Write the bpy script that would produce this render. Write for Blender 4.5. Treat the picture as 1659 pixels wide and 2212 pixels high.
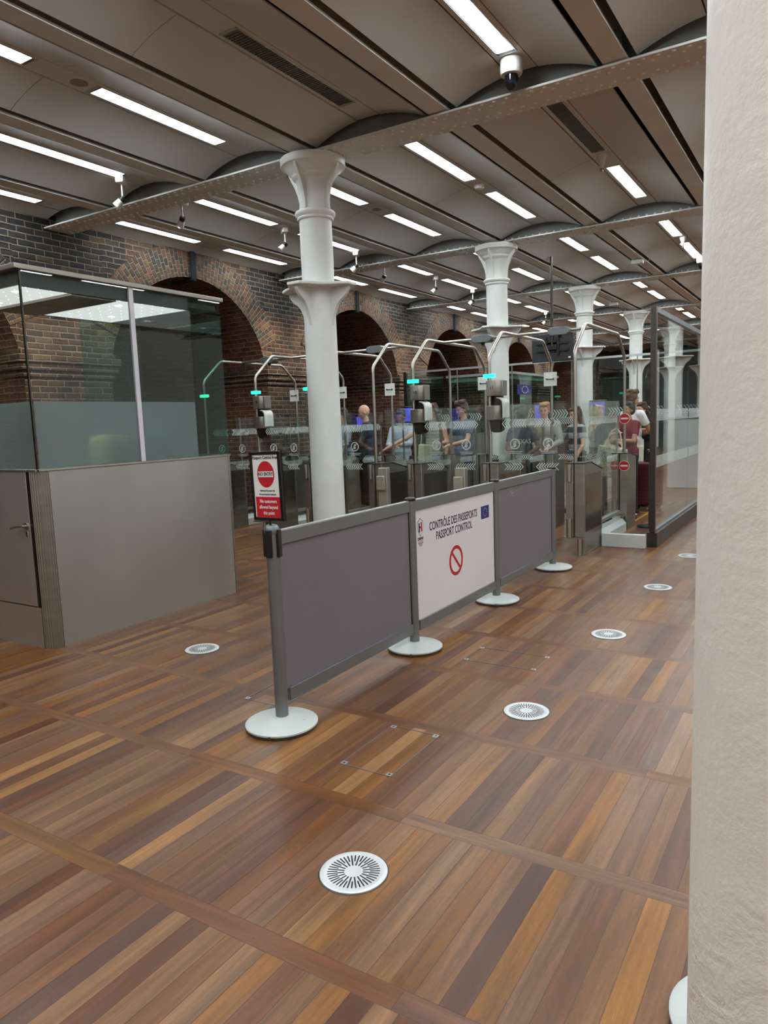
import bpy, math, random
from mathutils import Vector, Matrix
random.seed(7)
PI = math.pi
scene = bpy.context.scene
for o in list(bpy.data.objects): bpy.data.objects.remove(o)
# ---------------------------------------------------------------- camera, world, exposure
cam_d = bpy.data.cameras.new('camera'); cam = bpy.data.objects.new('camera', cam_d)
scene.collection.objects.link(cam); scene.camera = cam
cam_d.sensor_fit = 'HORIZONTAL'; cam_d.sensor_width = 36.0; cam_d.lens = 1560.165/1659*36
cam_d.clip_start = 0.05; cam_d.clip_end = 200
yaw, pitch, roll = -0.558994, -0.1239593, -0.0376155
d = Vector((math.sin(yaw)*math.cos(pitch), math.cos(yaw)*math.cos(pitch), math.sin(pitch)))
r = Vector((math.cos(yaw), -math.sin(yaw), 0)); u = r.cross(d)
c_, s_ = math.cos(roll), math.sin(roll)
rr = c_*r + s_*u; uu = -s_*r + c_*u
cam.matrix_world = Matrix(((rr.x, uu.x, -d.x, 0), (rr.y, uu.y, -d.y, 0), (rr.z, uu.z, -d.z, 1.5), (0, 0, 0, 1)))
w = bpy.data.worlds.new('world'); scene.world = w; w.use_nodes = True
w.node_tree.nodes['Background'].inputs[0].default_value = (1.0, 0.97, 0.92, 1)
w.node_tree.nodes['Background'].inputs[1].default_value = 0.22  # dim warm ambient fill, added to brighten the ceiling through the open sides
scene.view_settings.view_transform = 'Standard'; scene.view_settings.look = 'None'
scene.view_settings.gamma = 1.0; scene.view_settings.use_curve_mapping = False
scene.view_settings.exposure = 0.98
try:
    scene.cycles.max_bounces = 10; scene.cycles.diffuse_bounces = 5; scene.cycles.glossy_bounces = 4
    scene.cycles.transparent_max_bounces = 40; scene.cycles.transmission_bounces = 6
    scene.cycles.caustics_reflective = False; scene.cycles.caustics_refractive = False
    scene.cycles.sample_clamp_indirect = 6.0
except Exception: pass
LIGHT = 17.0          # emission strength of the strip lights
ZG, BAY, PIT = 4.0, 4.43, 1.44      # girder soffit height, bay length, vault pitch
CX, CY0 = -4.32, 5.86                # first visible column
WX = -8.30                           # brick wall plane
C = scene.collection.objects

# ---------------------------------------------------------------- materials
def sl(c):
    if isinstance(c, str): c = tuple(int(c[i:i+2], 16)/255 for i in (0, 2, 4))
    return tuple((x/12.92 if x <= 0.04045 else ((x+0.055)/1.055)**2.4) for x in c[:3])+(1.0,)
def nm(name):
    m = bpy.data.materials.new(name); m.use_nodes = True
    return m, m.node_tree, m.node_tree.nodes['Principled BSDF']
def N(nt, t, **kw):
    n = nt.nodes.new('ShaderNode'+t)
    for k, v in kw.items(): setattr(n, k, v)
    return n
def mth(nt, op, a, b=None, c=None, clamp=False):
    n = N(nt, 'Math', operation=op, use_clamp=clamp)
    for i, x in enumerate((a, b, c)):
        if x is None: continue
        if isinstance(x, (int, float)): n.inputs[i].default_value = x
        else: nt.links.new(x, n.inputs[i])
    return n.outputs[0]
def mix(nt, f, a, b, mode='MIX'):
    n = N(nt, 'MixRGB', blend_type=mode)
    for i, x in enumerate((f, a, b)):
        if isinstance(x, (int, float)): n.inputs[i].default_value = x
        elif isinstance(x, tuple): n.inputs[i].default_value = x
        else: nt.links.new(x, n.inputs[i])
    return n.outputs[0]
def ramp(nt, f, stops, interp='LINEAR'):
    n = N(nt, 'ValToRGB'); e = n.color_ramp; e.interpolation = interp
    while len(e.elements) < len(stops): e.elements.new(0.5)
    for el, (p, c) in zip(e.elements, stops): el.position = p; el.color = c if len(c) == 4 else sl(c)
    nt.links.new(f, n.inputs[0]); return n.outputs[0]
def noise(nt, vec, scale, detail=3, rough=0.5, dist=0.0):
    n = N(nt, 'TexNoise'); n.inputs['Scale'].default_value = scale; n.inputs['Detail'].default_value = detail
    n.inputs['Roughness'].default_value = rough; n.inputs['Distortion'].default_value = dist
    if vec is not None: nt.links.new(vec, n.inputs['Vector'])
    return n.outputs['Fac']
def objco(nt): return N(nt, 'TexCoord').outputs['Object']
def bump(nt, b, h, strength=0.3, dist=0.01):
    n = N(nt, 'Bump'); n.inputs['Strength'].default_value = strength; n.inputs['Distance'].default_value = dist
    nt.links.new(h, n.inputs['Height']); nt.links.new(n.outputs[0], b.inputs['Normal'])
def plain(name, col, rough=0.5, metal=0.0, var=0.06, scale=6.0, bmp=0.0, bscale=60, emit=None, spec=0.5, stretch=None):
    m, nt, b = nm(name); co = objco(nt)
    if stretch:
        mp = N(nt, 'Mapping'); mp.inputs['Scale'].default_value = stretch; nt.links.new(co, mp.inputs[0]); co = mp.outputs[0]
    f = noise(nt, co, scale, 4)
    c = sl(col)
    lo = tuple(max(0, x*(1-var)) for x in c[:3])+(1,); hi = tuple(min(1, x*(1+var)) for x in c[:3])+(1,)
    nt.links.new(ramp(nt, f, [(0.3, lo), (0.7, hi)]), b.inputs['Base Color'])
    nt.links.new(mth(nt, 'MULTIPLY_ADD', f, 0.12, rough-0.06), b.inputs['Roughness'])
    b.inputs['Metallic'].default_value = metal; b.inputs['Specular IOR Level'].default_value = spec
    if bmp: bump(nt, b, noise(nt, co, bscale, 3), bmp, 0.004)
    if emit: b.inputs['Emission Color'].default_value = sl(emit[0]); b.inputs['Emission Strength'].default_value = emit[1]
    return m
def glass(name, tint=(0.93, 0.97, 0.955), gloss=1.0, rough=0.0, dirt=0.0):
    m, nt, b = nm(name); nt.nodes.remove(b); out = nt.nodes['Material Output']
    tr = N(nt, 'BsdfTransparent'); tr.inputs[0].default_value = tint+(1,)
    gl = N(nt, 'BsdfGlossy'); gl.inputs['Roughness'].default_value = rough; gl.inputs[0].default_value = (gloss, gloss, gloss, 1)
    fr = N(nt, 'Fresnel'); gm = N(nt, 'NewGeometry'); nt.links.new(mth(nt, 'MULTIPLY_ADD', gm.outputs['Backfacing'], 1/1.45-1.45, 1.45), fr.inputs[0])
    mx = N(nt, 'MixShader'); nt.links.new(fr.outputs[0], mx.inputs[0]); nt.links.new(tr.outputs[0], mx.inputs[1]); nt.links.new(gl.outputs[0], mx.inputs[2])
    last = mx.outputs[0]
    if dirt:
        df = N(nt, 'BsdfDiffuse'); df.inputs[0].default_value = (0.75, 0.8, 0.8, 1)
        m2 = N(nt, 'MixShader'); m2.inputs[0].default_value = dirt
        nt.links.new(last, m2.inputs[1]); nt.links.new(df.outputs[0], m2.inputs[2]); last = m2.outputs[0]
    nt.links.new(last, out.inputs[0]); return m
def frosted(name):
    m, nt, b = nm(name); nt.nodes.remove(b); out = nt.nodes['Material Output']
    rf = N(nt, 'BsdfRefraction'); rf.inputs['Color'].default_value = (0.88, 0.94, 0.95, 1); rf.inputs['Roughness'].default_value = 0.5; rf.inputs['IOR'].default_value = 1.08
    df = N(nt, 'BsdfDiffuse'); df.inputs[0].default_value = (0.55, 0.63, 0.64, 1)
    tl = N(nt, 'BsdfTranslucent'); tl.inputs[0].default_value = (0.72, 0.80, 0.82, 1)
    m1 = N(nt, 'MixShader'); m1.inputs[0].default_value = 0.5; nt.links.new(df.outputs[0], m1.inputs[1]); nt.links.new(tl.outputs[0], m1.inputs[2])
    m2 = N(nt, 'MixShader'); m2.inputs[0].default_value = 0.42; nt.links.new(rf.outputs[0], m2.inputs[1]); nt.links.new(m1.outputs[0], m2.inputs[2])
    nt.links.new(m2.outputs[0], out.inputs[0]); return m
def cells(nt, u, v, wd, ht, shift=0.5, gap=0.004):
    """brick cells in (u, v): returns random colour output, random value, joint mask, local u, local v"""
    row = mth(nt, 'FLOOR', mth(nt, 'DIVIDE', v, ht))
    off = mth(nt, 'MULTIPLY', mth(nt, 'MODULO', row, 2.0), shift)
    uu_ = mth(nt, 'ADD', mth(nt, 'DIVIDE', u, wd), off)
    col = mth(nt, 'FLOOR', uu_)
    cb = N(nt, 'CombineXYZ'); nt.links.new(row, cb.inputs[0]); nt.links.new(col, cb.inputs[1])
    wn = N(nt, 'TexWhiteNoise', noise_dimensions='3D'); nt.links.new(cb.outputs[0], wn.inputs['Vector'])
    fu = mth(nt, 'MULTIPLY', mth(nt, 'PINGPONG', uu_, 0.5), wd)
    fv = mth(nt, 'MULTIPLY', mth(nt, 'PINGPONG', mth(nt, 'DIVIDE', v, ht), 0.5), ht)
    dist = mth(nt, 'MINIMUM', fu, fv)
    return wn.outputs['Color'], wn.outputs['Value'], dist
def wood_floor():
    m, nt, b = nm('wood_floor'); co = objco(nt)
    sp = N(nt, 'SeparateXYZ'); nt.links.new(co, sp.inputs[0]); X, Y = sp.outputs[0], sp.outputs[1]
    PW, BW = 0.0745, 0.766
    t = mth(nt, 'ADD', mth(nt, 'DIVIDE', mth(nt, 'SUBTRACT', Y, 1.411), BW), 40.0)
    bay = mth(nt, 'FLOOR', t); ft = mth(nt, 'MULTIPLY', mth(nt, 'FRACT', t), BW)
    band = mth(nt, 'LESS_THAN', ft, 0.074)
    # a cross band is one plank wide laid along X, in lengths of about a metre
    bx = mth(nt, 'ADD', mth(nt, 'DIVIDE', X, 1.15), mth(nt, 'MULTIPLY', bay, 0.37))
    px = mth(nt, 'ADD', mth(nt, 'DIVIDE', X, PW), 500.0)
    pcol = mth(nt, 'FLOOR', px)
    # roughly a third of the planks run on through two bays
    wn0 = N(nt, 'TexWhiteNoise', noise_dimensions='1D'); nt.links.new(pcol, wn0.inputs['W'])
    runs = mth(nt, 'LESS_THAN', wn0.outputs['Value'], 0.3)
    bay2 = mth(nt, 'MULTIPLY', mth(nt, 'FLOOR', mth(nt, 'DIVIDE', bay, 2.0)), 2.0)
    pbay = mth(nt, 'ADD', mth(nt, 'MULTIPLY', bay2, runs), mth(nt, 'MULTIPLY', bay, mth(nt, 'SUBTRACT', 1.0, runs)))
    def pick(a, c): return mth(nt, 'ADD', mth(nt, 'MULTIPLY', a, band), mth(nt, 'MULTIPLY', c, mth(nt, 'SUBTRACT', 1.0, band)))
    ida = pick(mth(nt, 'ADD', mth(nt, 'FLOOR', bx), 900.0), pcol); idb = pick(bay, pbay)
    cb = N(nt, 'CombineXYZ'); nt.links.new(ida, cb.inputs[0]); nt.links.new(idb, cb.inputs[1])
    wn = N(nt, 'TexWhiteNoise', noise_dimensions='3D'); nt.links.new(cb.outputs[0], wn.inputs['Vector'])
    v = wn.outputs['Value']; sc = N(nt, 'SeparateColor'); nt.links.new(wn.outputs['Color'], sc.inputs[0])
    vv = pick(mth(nt, 'MULTIPLY_ADD', v, 0.3, 0.2), v)
    base = ramp(nt, vv, [(0.0, '50311f'), (0.12, '5b3a27'), (0.32, '66422a'), (0.5, '6c462b'), (0.7, '704a2d'), (0.86, '795031'), (0.95, '825736'), (1.0, '895d3b')])
    # grain: along Y on planks, along X on bands
    along = pick(X, Y); across = pick(Y, X)
    g = N(nt, 'CombineXYZ')
    nt.links.new(mth(nt, 'MULTIPLY', across, 60.0), g.inputs[0]); nt.links.new(mth(nt, 'MULTIPLY', along, 2.2), g.inputs[1])
    nt.links.new(mth(nt, 'MULTIPLY', v, 97.0), g.inputs[2])
    g1 = noise(nt, g.outputs[0], 1.0, 5, 0.62, 0.6)
    g2n = N(nt, 'CombineXYZ')
    nt.links.new(mth(nt, 'MULTIPLY', across, 14.0), g2n.inputs[0]); nt.links.new(mth(nt, 'MULTIPLY', along, 1.1), g2n.inputs[1])
    nt.links.new(mth(nt, 'MULTIPLY', v, 53.0), g2n.inputs[2])
    g2 = noise(nt, g2n.outputs[0], 1.0, 3, 0.5, 1.2)
    fig = mth(nt, 'MULTIPLY_ADD', g2, 1.5, 0.28)
    fine = N(nt, 'CombineXYZ')
    nt.links.new(mth(nt, 'MULTIPLY', across, 420.0), fine.inputs[0]); nt.links.new(mth(nt, 'MULTIPLY', along, 26.0), fine.inputs[1])
    g3 = noise(nt, fine.outputs[0], 1.0, 2, 0.5)
    k = mth(nt, 'MULTIPLY', fig, mth(nt, 'MULTIPLY', mth(nt, 'MULTIPLY_ADD', g1, 1.0, 0.52), mth(nt, 'MULTIPLY_ADD', g3, 0.7, 0.67)))
    kc = N(nt, 'CombineColor')
    for i in range(3): nt.links.new(k, kc.inputs[i])
    col = mix(nt, 1.0, base, kc.outputs[0], 'MULTIPLY')
    hue = N(nt, 'HueSaturation'); nt.links.new(col, hue.inputs['Color'])
    nt.links.new(mth(nt, 'MULTIPLY_ADD', sc.outputs[0], 0.014, 0.494), hue.inputs['Hue'])
    nt.links.new(mth(nt, 'MULTIPLY_ADD', sc.outputs[1], 0.25, 0.9), hue.inputs['Saturation'])
    hue.inputs['Value'].default_value = 1.0
    # joints
    d1 = mth(nt, 'MULTIPLY', mth(nt, 'PINGPONG', px, 0.5), PW)
    d2 = mth(nt, 'MINIMUM', ft, mth(nt, 'ABSOLUTE', mth(nt, 'SUBTRACT', ft, 0.074)))
    d2b = mth(nt, 'SUBTRACT', BW, ft)
    dd = mth(nt, 'MINIMUM', pick(mth(nt, 'MULTIPLY', mth(nt, 'PINGPONG', bx, 0.5), 1.15), d1), mth(nt, 'MINIMUM', d2, d2b))
    jn = mth(nt, 'SUBTRACT', 1.0, mth(nt, 'DIVIDE', dd, 0.0019, clamp=True))
    jn2 = mth(nt, 'MAXIMUM', jn, 0.0)
    # scattered scuffs and dark specks
    sc1 = noise(nt, co, 5.5, 6, 0.7)
    spots = mth(nt, 'GREATER_THAN', noise(nt, co, 38, 2), 0.765)
    col2 = mix(nt, mth(nt, 'MULTIPLY', jn2, 0.85), hue.outputs[0], sl('241812'))
    col3 = mix(nt, mth(nt, 'MULTIPLY', spots, 0.45), col2, sl('33241c'))
    nt.links.new(col3, b.inputs['Base Color'])
    nt.links.new(mth(nt, 'ADD', mth(nt, 'MULTIPLY_ADD', sc1, 0.24, 0.20), mth(nt, 'MULTIPLY', g3, 0.07)), b.inputs['Roughness'])
    b.inputs['Specular IOR Level'].default_value = 0.5
    bump(nt, b, mth(nt, 'SUBTRACT', mth(nt, 'MULTIPLY', g1, 0.25), jn2), 0.25, 0.0015)
    return m
def brick_mat(name, wd=0.225, ht=0.075, shift=0.5, stops=None, mortar='a8977f', gap=0.0055, dark=True):
    m, nt, b = nm(name); uvn = N(nt, 'UVMap'); sp = N(nt, 'SeparateXYZ')
    dn = N(nt, 'TexNoise'); dn.inputs['Scale'].default_value = 9.0; nt.links.new(uvn.outputs[0], dn.inputs['Vector'])
    off = N(nt, 'VectorMath', operation='MULTIPLY_ADD'); nt.links.new(dn.outputs['Color'], off.inputs[0])
    off.inputs[1].default_value = (0.022, 0.014, 0); nt.links.new(uvn.outputs[0], off.inputs[2])
    nt.links.new(off.outputs[0], sp.inputs[0]); u, v = mth(nt, 'ADD', sp.outputs[0], 30.0), mth(nt, 'ADD', sp.outputs[1], 15.0)
    rc, rv, dist = cells(nt, u, v, wd, ht, shift)
    co = objco(nt)
    big = noise(nt, co, 0.9, 3, 0.6)
    val = mth(nt, 'ADD', mth(nt, 'MULTIPLY', rv, 0.62), mth(nt, 'MULTIPLY_ADD', big, 1.1, -0.36), clamp=True)
    base = ramp(nt, val, stops or [(0.0, '222122'), (0.2, '2d2725'), (0.36, '3f2c22'), (0.52, '4d3426'), (0.66, '4b3c2e'), (0.8, '604b33'), (0.92, '75603f'), (1.0, '553428')])
    if dark:   # courses of blue-black engineering brick high in the spandrels
        s3 = N(nt, 'SeparateXYZ'); nt.links.new(co, s3.inputs[0])
        hi = mth(nt, 'DIVIDE', mth(nt, 'SUBTRACT', s3.outputs[2], 3.42), 0.06, clamp=True)
        near = mth(nt, 'LESS_THAN', mth(nt, 'PINGPONG', mth(nt, 'SUBTRACT', s3.outputs[1], CY0), BAY/2), 1.0)
        hi = mth(nt, 'MULTIPLY', hi, near)
        blk = ramp(nt, rv, [(0.0, '17181c'), (0.6, '212226'), (0.88, '332c28'), (1.0, '4c3d2e')])
        base = mix(nt, mth(nt, 'MULTIPLY', hi, 0.9), base, blk)
    sm = noise(nt, co, 26, 5, 0.7)
    smc = ramp(nt, sm, [(0.25, (0.45, 0.45, 0.45, 1)), (0.75, (1.45, 1.4, 1.35, 1))])
    base = mix(nt, 1.0, base, smc, 'MULTIPLY')
    edge = mth(nt, 'ADD', dist, mth(nt, 'MULTIPLY_ADD', noise(nt, co, 60, 2), 0.006, -0.003))
    mk = mth(nt, 'SUBTRACT', 1.0, mth(nt, 'DIVIDE', mth(nt, 'SUBTRACT', edge, gap*0.6), gap*0.7, clamp=True))
    mcol = mix(nt, noise(nt, co, 3.2, 2), sl(mortar), sl('4d4238'))
    nt.links.new(mix(nt, mth(nt, 'MULTIPLY', mk, 0.9), base, mcol), b.inputs['Base Color'])
    b.inputs['Roughness'].default_value = 0.85
    h = mth(nt, 'ADD', mth(nt, 'MULTIPLY', mth(nt, 'DIVIDE', edge, 0.014, clamp=True), 1.0), mth(nt, 'MULTIPLY', sm, 0.7))
    bump(nt, b, h, 0.8, 0.012)
    return m
M = {}
M['floor'] = wood_floor()
M['brick'] = brick_mat('old_brick')
M['ring'] = brick_mat('arch_ring_brick', 0.11, 0.072, 0.5, [(0.0, '26272b'), (0.22, '34312f'), (0.45, '4c3a2d'), (0.62, '5e3d2c'), (0.78, '5b4c36'), (0.92, '7c6138'), (1.0, '743f2c')], gap=0.004, dark=False)
M['tunnel'] = brick_mat('tunnel_brick', 0.225, 0.078, 0.5, [(0.0, '3c261e'), (0.4, '5c3526'), (0.7, '6e4433'), (1.0, '4c3930')], mortar='a5947f', dark=False)
M['ceil'] = plain('ceiling_paint', 'cdcfcc', 0.72, var=0.05, scale=1.2, bmp=0.03, bscale=120, spec=0.25)
M['girder'] = plain('girder_paint', 'd6d8d4', 0.6, var=0.06, scale=3, bmp=0.25, bscale=22)
M['web'] = plain('dark_web_paint', '8b8b8a', 0.55, var=0.15, scale=3, bmp=0.1)
M['dark'] = plain('shade_and_strap_black', '1a1a1a', 0.9)  # shade of the void above the ceiling slots as colour; the strap's own black
M['column'] = plain('column_paint', 'dfe0dc', 0.42, var=0.04, scale=5, bmp=0.3, bscale=26)
M['white'] = plain('white_plastic', 'e9e9e6', 0.4, var=0.03)
M['wfix'] = plain('white_metal', 'd8d8d4', 0.35, var=0.03)
M['steel'] = plain('brushed_steel', '9a958b', 0.34, 0.85, var=0.10, scale=2.5, bmp=0.02, bscale=90, stretch=(1, 1, 6))
M['steel_panel'] = plain('booth_steel', 'b0aca4', 0.38, 0.7, var=0.12, scale=1.3, bmp=0.04, bscale=6, stretch=(1, 1, 0.6))
M['tube'] = plain('polished_tube', 'b8b2a8', 0.3, 1.0, var=0.05)
M['dsteel'] = plain('dark_steel', '54504b', 0.35, 1.0, var=0.1)
M['alu'] = plain('grey_aluminium', '85888a', 0.4, 0.75, var=0.05, scale=8)
M['alut'] = plain('bright_aluminium', 'cfd2d3', 0.3, 0.8, var=0.05)
M['panel'] = plain('mauve_grey_panel', '716b71', 0.55, var=0.03, scale=2)
M['panelw'] = plain('white_board', 'd9d5d6', 0.45, var=0.03, scale=2)
M['black'] = plain('black_plastic', '101011', 0.4)
M['rubber'] = plain('worn_rubber', '3b3a33', 0.9, var=0.4, scale=60)
M['red'] = plain('sign_red', 'c4202c', 0.45, var=0.02)
M['redt'] = plain('panel_red', 'b81414', 0.45, var=0.02)
M['navy'] = plain('navy_ink', '15163f', 0.45)
M['eublue'] = plain('flag_blue', '12206e', 0.5)
M['yellow'] = plain('yellow_star', 'e8cf3a', 0.5)
M['curb'] = plain('pale_curb', 'c9ccca', 0.4, var=0.05)
M['glass'] = glass('clear_glass', (0.955, 0.975, 0.968))
M['glassg'] = glass('green_glass', (0.66, 0.80, 0.77))
M['glassb'] = glass('booth_glass', (0.93, 0.965, 0.955))
M['frost'] = frosted('frosted_glass')
M['decal'] = plain('white_vinyl', 'cfd8d6', 0.6)
M['greend'] = plain('green_beacon', '10e0a0', 0.4, emit=('19e6a2', 2.2))
M['lamp'] = plain('lamp_white', 'ffffff', 0.4, emit=('f1fbff', LIGHT))
M['lampoff'] = plain('louvre_grey', '6f7472', 0.35, 0.5, var=0.25, scale=30)
M['screen'] = plain('lit_screen', '2c3390', 0.4, emit=('5a5ed0', 0.45))
M['gsteel'] = plain('glossy_steel', '8f897e', 0.14, 0.9, var=0.12, scale=1.5)
M['yline'] = plain('yellow_tape', 'c79a2c', 0.6)
def disc_paint():
    m, nt, b = nm('worn_white_base'); co = objco(nt)
    f = noise(nt, co, 14, 6, 0.75); chips = mth(nt, 'GREATER_THAN', f, 0.68)
    c = mix(nt, noise(nt, co, 5, 3), sl('d2d6d2'), sl('b4b9b4'))
    nt.links.new(mix(nt, chips, c, sl('6b6658')), b.inputs['Base Color']); b.inputs['Roughness'].default_value = 0.38
    return m
M['disc'] = disc_paint()
def near_paint():
    m, nt, b = nm('thick_column_paint'); co = objco(nt)
    nz = noise(nt, co, 48, 4, 0.55); n2 = noise(nt, co, 15, 4, 0.6, 0.4)
    sp = N(nt, 'SeparateXYZ'); nt.links.new(co, sp.inputs[0])
    low = mth(nt, 'DIVIDE', mth(nt, 'SUBTRACT', 0.75, sp.outputs[2]), 0.35, clamp=True)
    h = mth(nt, 'ADD', mth(nt, 'MULTIPLY', nz, 0.5), mth(nt, 'MULTIPLY', n2, mth(nt, 'MULTIPLY_ADD', low, 2.2, 0.5)))
    chips = mth(nt, 'GREATER_THAN', noise(nt, co, 30, 2), 0.79)
    c = mix(nt, noise(nt, co, 4, 3), sl('f0e9df'), sl('e6ded3'))
    nt.links.new(mix(nt, mth(nt, 'MULTIPLY', chips, low), c, sl('4b4048')), b.inputs['Base Color']); b.inputs['Roughness'].default_value = 0.42
    bump(nt, b, h, 0.55, 0.008); return m
M['nearcol'] = near_paint()

# ---------------------------------------------------------------- geometry helpers
class MB:
    def __init__(s): s.v = []; s.f = []; s.uv = None; s.sm = []
    def add(s, vs, fs, smooth=False):
        o = len(s.v); s.v += [tuple(p) for p in vs]
        s.f += [tuple(i+o for i in f) for f in fs]; s.sm += [smooth]*len(fs); return s
    def box(s, x0, y0, z0, x1, y1, z1):
        vs = [(x, y, z) for z in (z0, z1) for y in (y0, y1) for x in (x0, x1)]
        return s.add(vs, [(0, 2, 3, 1), (4, 5, 7, 6), (0, 1, 5, 4), (2, 6, 7, 3), (0, 4, 6, 2), (1, 3, 7, 5)])
    def cyl(s, p0, p1, r0, r1=None, n=20, caps=True):
        r1 = r0 if r1 is None else r1
        p0, p1 = Vector(p0), Vector(p1); a = (p1-p0).normalized()
        e = a.orthogonal().normalized(); g = a.cross(e)
        vs = [p0+r0*(math.cos(2*PI*i/n)*e+math.sin(2*PI*i/n)*g) for i in range(n)]+[p1+r1*(math.cos(2*PI*i/n)*e+math.sin(2*PI*i/n)*g) for i in range(n)]
        s.add(vs, [(i, (i+1) % n, n+(i+1) % n, n+i) for i in range(n)], True)
        if caps: s.add(vs, [tuple(range(n-1, -1, -1)), tuple(range(n, 2*n))])
        return s
    def tube(s, pts, r, n=14, caps=True, bend=0.0):
        pts = [Vector(p) for p in pts]
        if bend:
            q = [pts[0]]
            for i in range(1, len(pts)-1):
                a = (pts[i-1]-pts[i]).normalized(); b = (pts[i+1]-pts[i]).normalized()
                for t in [k/6 for k in range(7)]:
                    q.append(pts[i]+a*bend*(1-t)**2+b*bend*t**2)
            q.append(pts[-1]); pts = q
        t0 = (pts[1]-pts[0]).normalized(); e = t0.orthogonal().normalized(); vs = []
        for i, p in enumerate(pts):
            t = ((pts[min(i+1, len(pts)-1)]-p).normalized()+(p-pts[max(i-1, 0)]).normalized())
            t = t.normalized(); e = (e-t*e.dot(t)).normalized(); g = t.cross(e)
            vs += [p+r*(math.cos(2*PI*k/n)*e+math.sin(2*PI*k/n)*g) for k in range(n)]
        m = len(pts)
        s.add(vs, [(i*n+k, i*n+(k+1) % n, (i+1)*n+(k+1) % n, (i+1)*n+k) for i in range(m-1) for k in range(n)], True)
        if caps: s.add(vs, [tuple(range(n-1, -1, -1)), tuple(range((m-1)*n, m*n))])
        return s
    def lathe(s, prof, n=48, c=(0, 0)):
        m = len(prof); vs = []
        for (rr_, z) in prof:
            vs += [(c[0]+rr_*math.cos(2*PI*k/n), c[1]+rr_*math.sin(2*PI*k/n), z) for k in range(n)]
        return s.add(vs, [(i*n+k, i*n+(k+1) % n, (i+1)*n+(k+1) % n, (i+1)*n+k) for i in range(m-1) for k in range(n)], True)
    def prism(s, poly, axis, a, b):
        """poly in the two other axes (cyclic order for x: (y,z), y: (x,z), z: (x,y)), extruded from a to b"""
        def P(p, h): return {'x': (h, p[0], p[1]), 'y': (p[0], h, p[1]), 'z': (p[0], p[1], h)}[axis]
        n = len(poly); vs = [P(p, a) for p in poly]+[P(p, b) for p in poly]
        return s.add(vs, [tuple(range(n)), tuple(range(2*n-1, n-1, -1))]+[(i, i+n, (i+1) % n+n, (i+1) % n) for i in range(n)])
    def sphere(s, c, r, n=12, m=8, sc=(1, 1, 1)):
        vs = []
        for i in range(m+1):
            t = PI*i/m
            vs += [(c[0]+r*sc[0]*math.sin(t)*math.cos(2*PI*k/n), c[1]+r*sc[1]*math.sin(t)*math.sin(2*PI*k/n), c[2]+r*sc[2]*math.cos(t)) for k in range(n)]
        return s.add(vs, [(i*n+k, (i+1)*n+k, (i+1)*n+(k+1) % n, i*n+(k+1) % n) for i in range(m) for k in range(n)], True)
    def mesh(s, name, mat, boxuv=False):
        me = bpy.data.meshes.new(name); me.from_pydata(s.v, [], s.f); me.update()
        me.polygons.foreach_set('use_smooth', s.sm)
        if s.uv or boxuv:
            lay = me.uv_layers.new(name='UVMap')
            for p in me.polygons:
                nx, ny, nz = map(abs, p.normal)
                for li in p.loop_indices:
                    vi = me.loops[li].vertex_index; co = me.vertices[vi].co
                    if s.uv: lay.data[li].uv = s.uv[vi]
                    elif nz > nx and nz > ny: lay.data[li].uv = (co.y, co.x)
                    elif nx > ny: lay.data[li].uv = (co.y, co.z)
                    else: lay.data[li].uv = (co.x, co.z)
        me.materials.append(mat)
        bm_fix(me)
        return me
def bm_fix(me):
    import bmesh
    b = bmesh.new(); b.from_mesh(me)
    b.verts.ensure_lookup_table()
    if not me.uv_layers: bmesh.ops.remove_doubles(b, verts=b.verts, dist=1e-6)
    bmesh.ops.recalc_face_normals(b, faces=b.faces); b.to_mesh(me); b.free()
    try: me.set_sharp_from_angle(angle=math.radians(38))
    except Exception: pass
def link(name, me, parent=None, loc=None, rot=None):
    o = bpy.data.objects.new(name, me); C.link(o)
    if parent: o.parent = parent
    if loc: o.location = loc
    if rot: o.rotation_euler = rot
    return o
def obj(name, mb, mat, parent=None, bevel=0.0, loc=None, rot=None, boxuv=False, label=None):
    o = link(name, mb.mesh(name, mat, boxuv), parent, loc, rot)
    if bevel:
        md = o.modifiers.new('bevel', 'BEVEL'); md.width = bevel; md.segments = 2; md.limit_method = 'ANGLE'
    if label: o['label'] = label
    return o
def thing(name, label, cat, loc=(0, 0, 0), rot=(0, 0, 0), group=None):
    o = bpy.data.objects.new(name, None); C.link(o); o.location = loc; o.rotation_euler = rot
    o.empty_display_size = 0.1
    o['label'] = label; o['category'] = cat
    if group: o['group'] = group
    return o
def tag(o, label, cat, group=None):
    o['label'] = label; o['category'] = cat
    if group: o['group'] = group
    return o
def struct(name, mb, mat, boxuv=False):
    o = obj(name, mb, mat, None, boxuv=boxuv); o['kind'] = 'structure'; return o
def dup(root, loc, label=None, rotz=None):
    r_ = root.copy(); C.link(r_); r_.location = loc
    if rotz is not None: r_.rotation_euler = (0, 0, rotz)
    if label: r_['label'] = label
    for ch in root.children:
        c1 = ch.copy(); C.link(c1); c1.parent = r_
        for g in ch.children:
            c2 = g.copy(); C.link(c2); c2.parent = c1
    return r_
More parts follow.
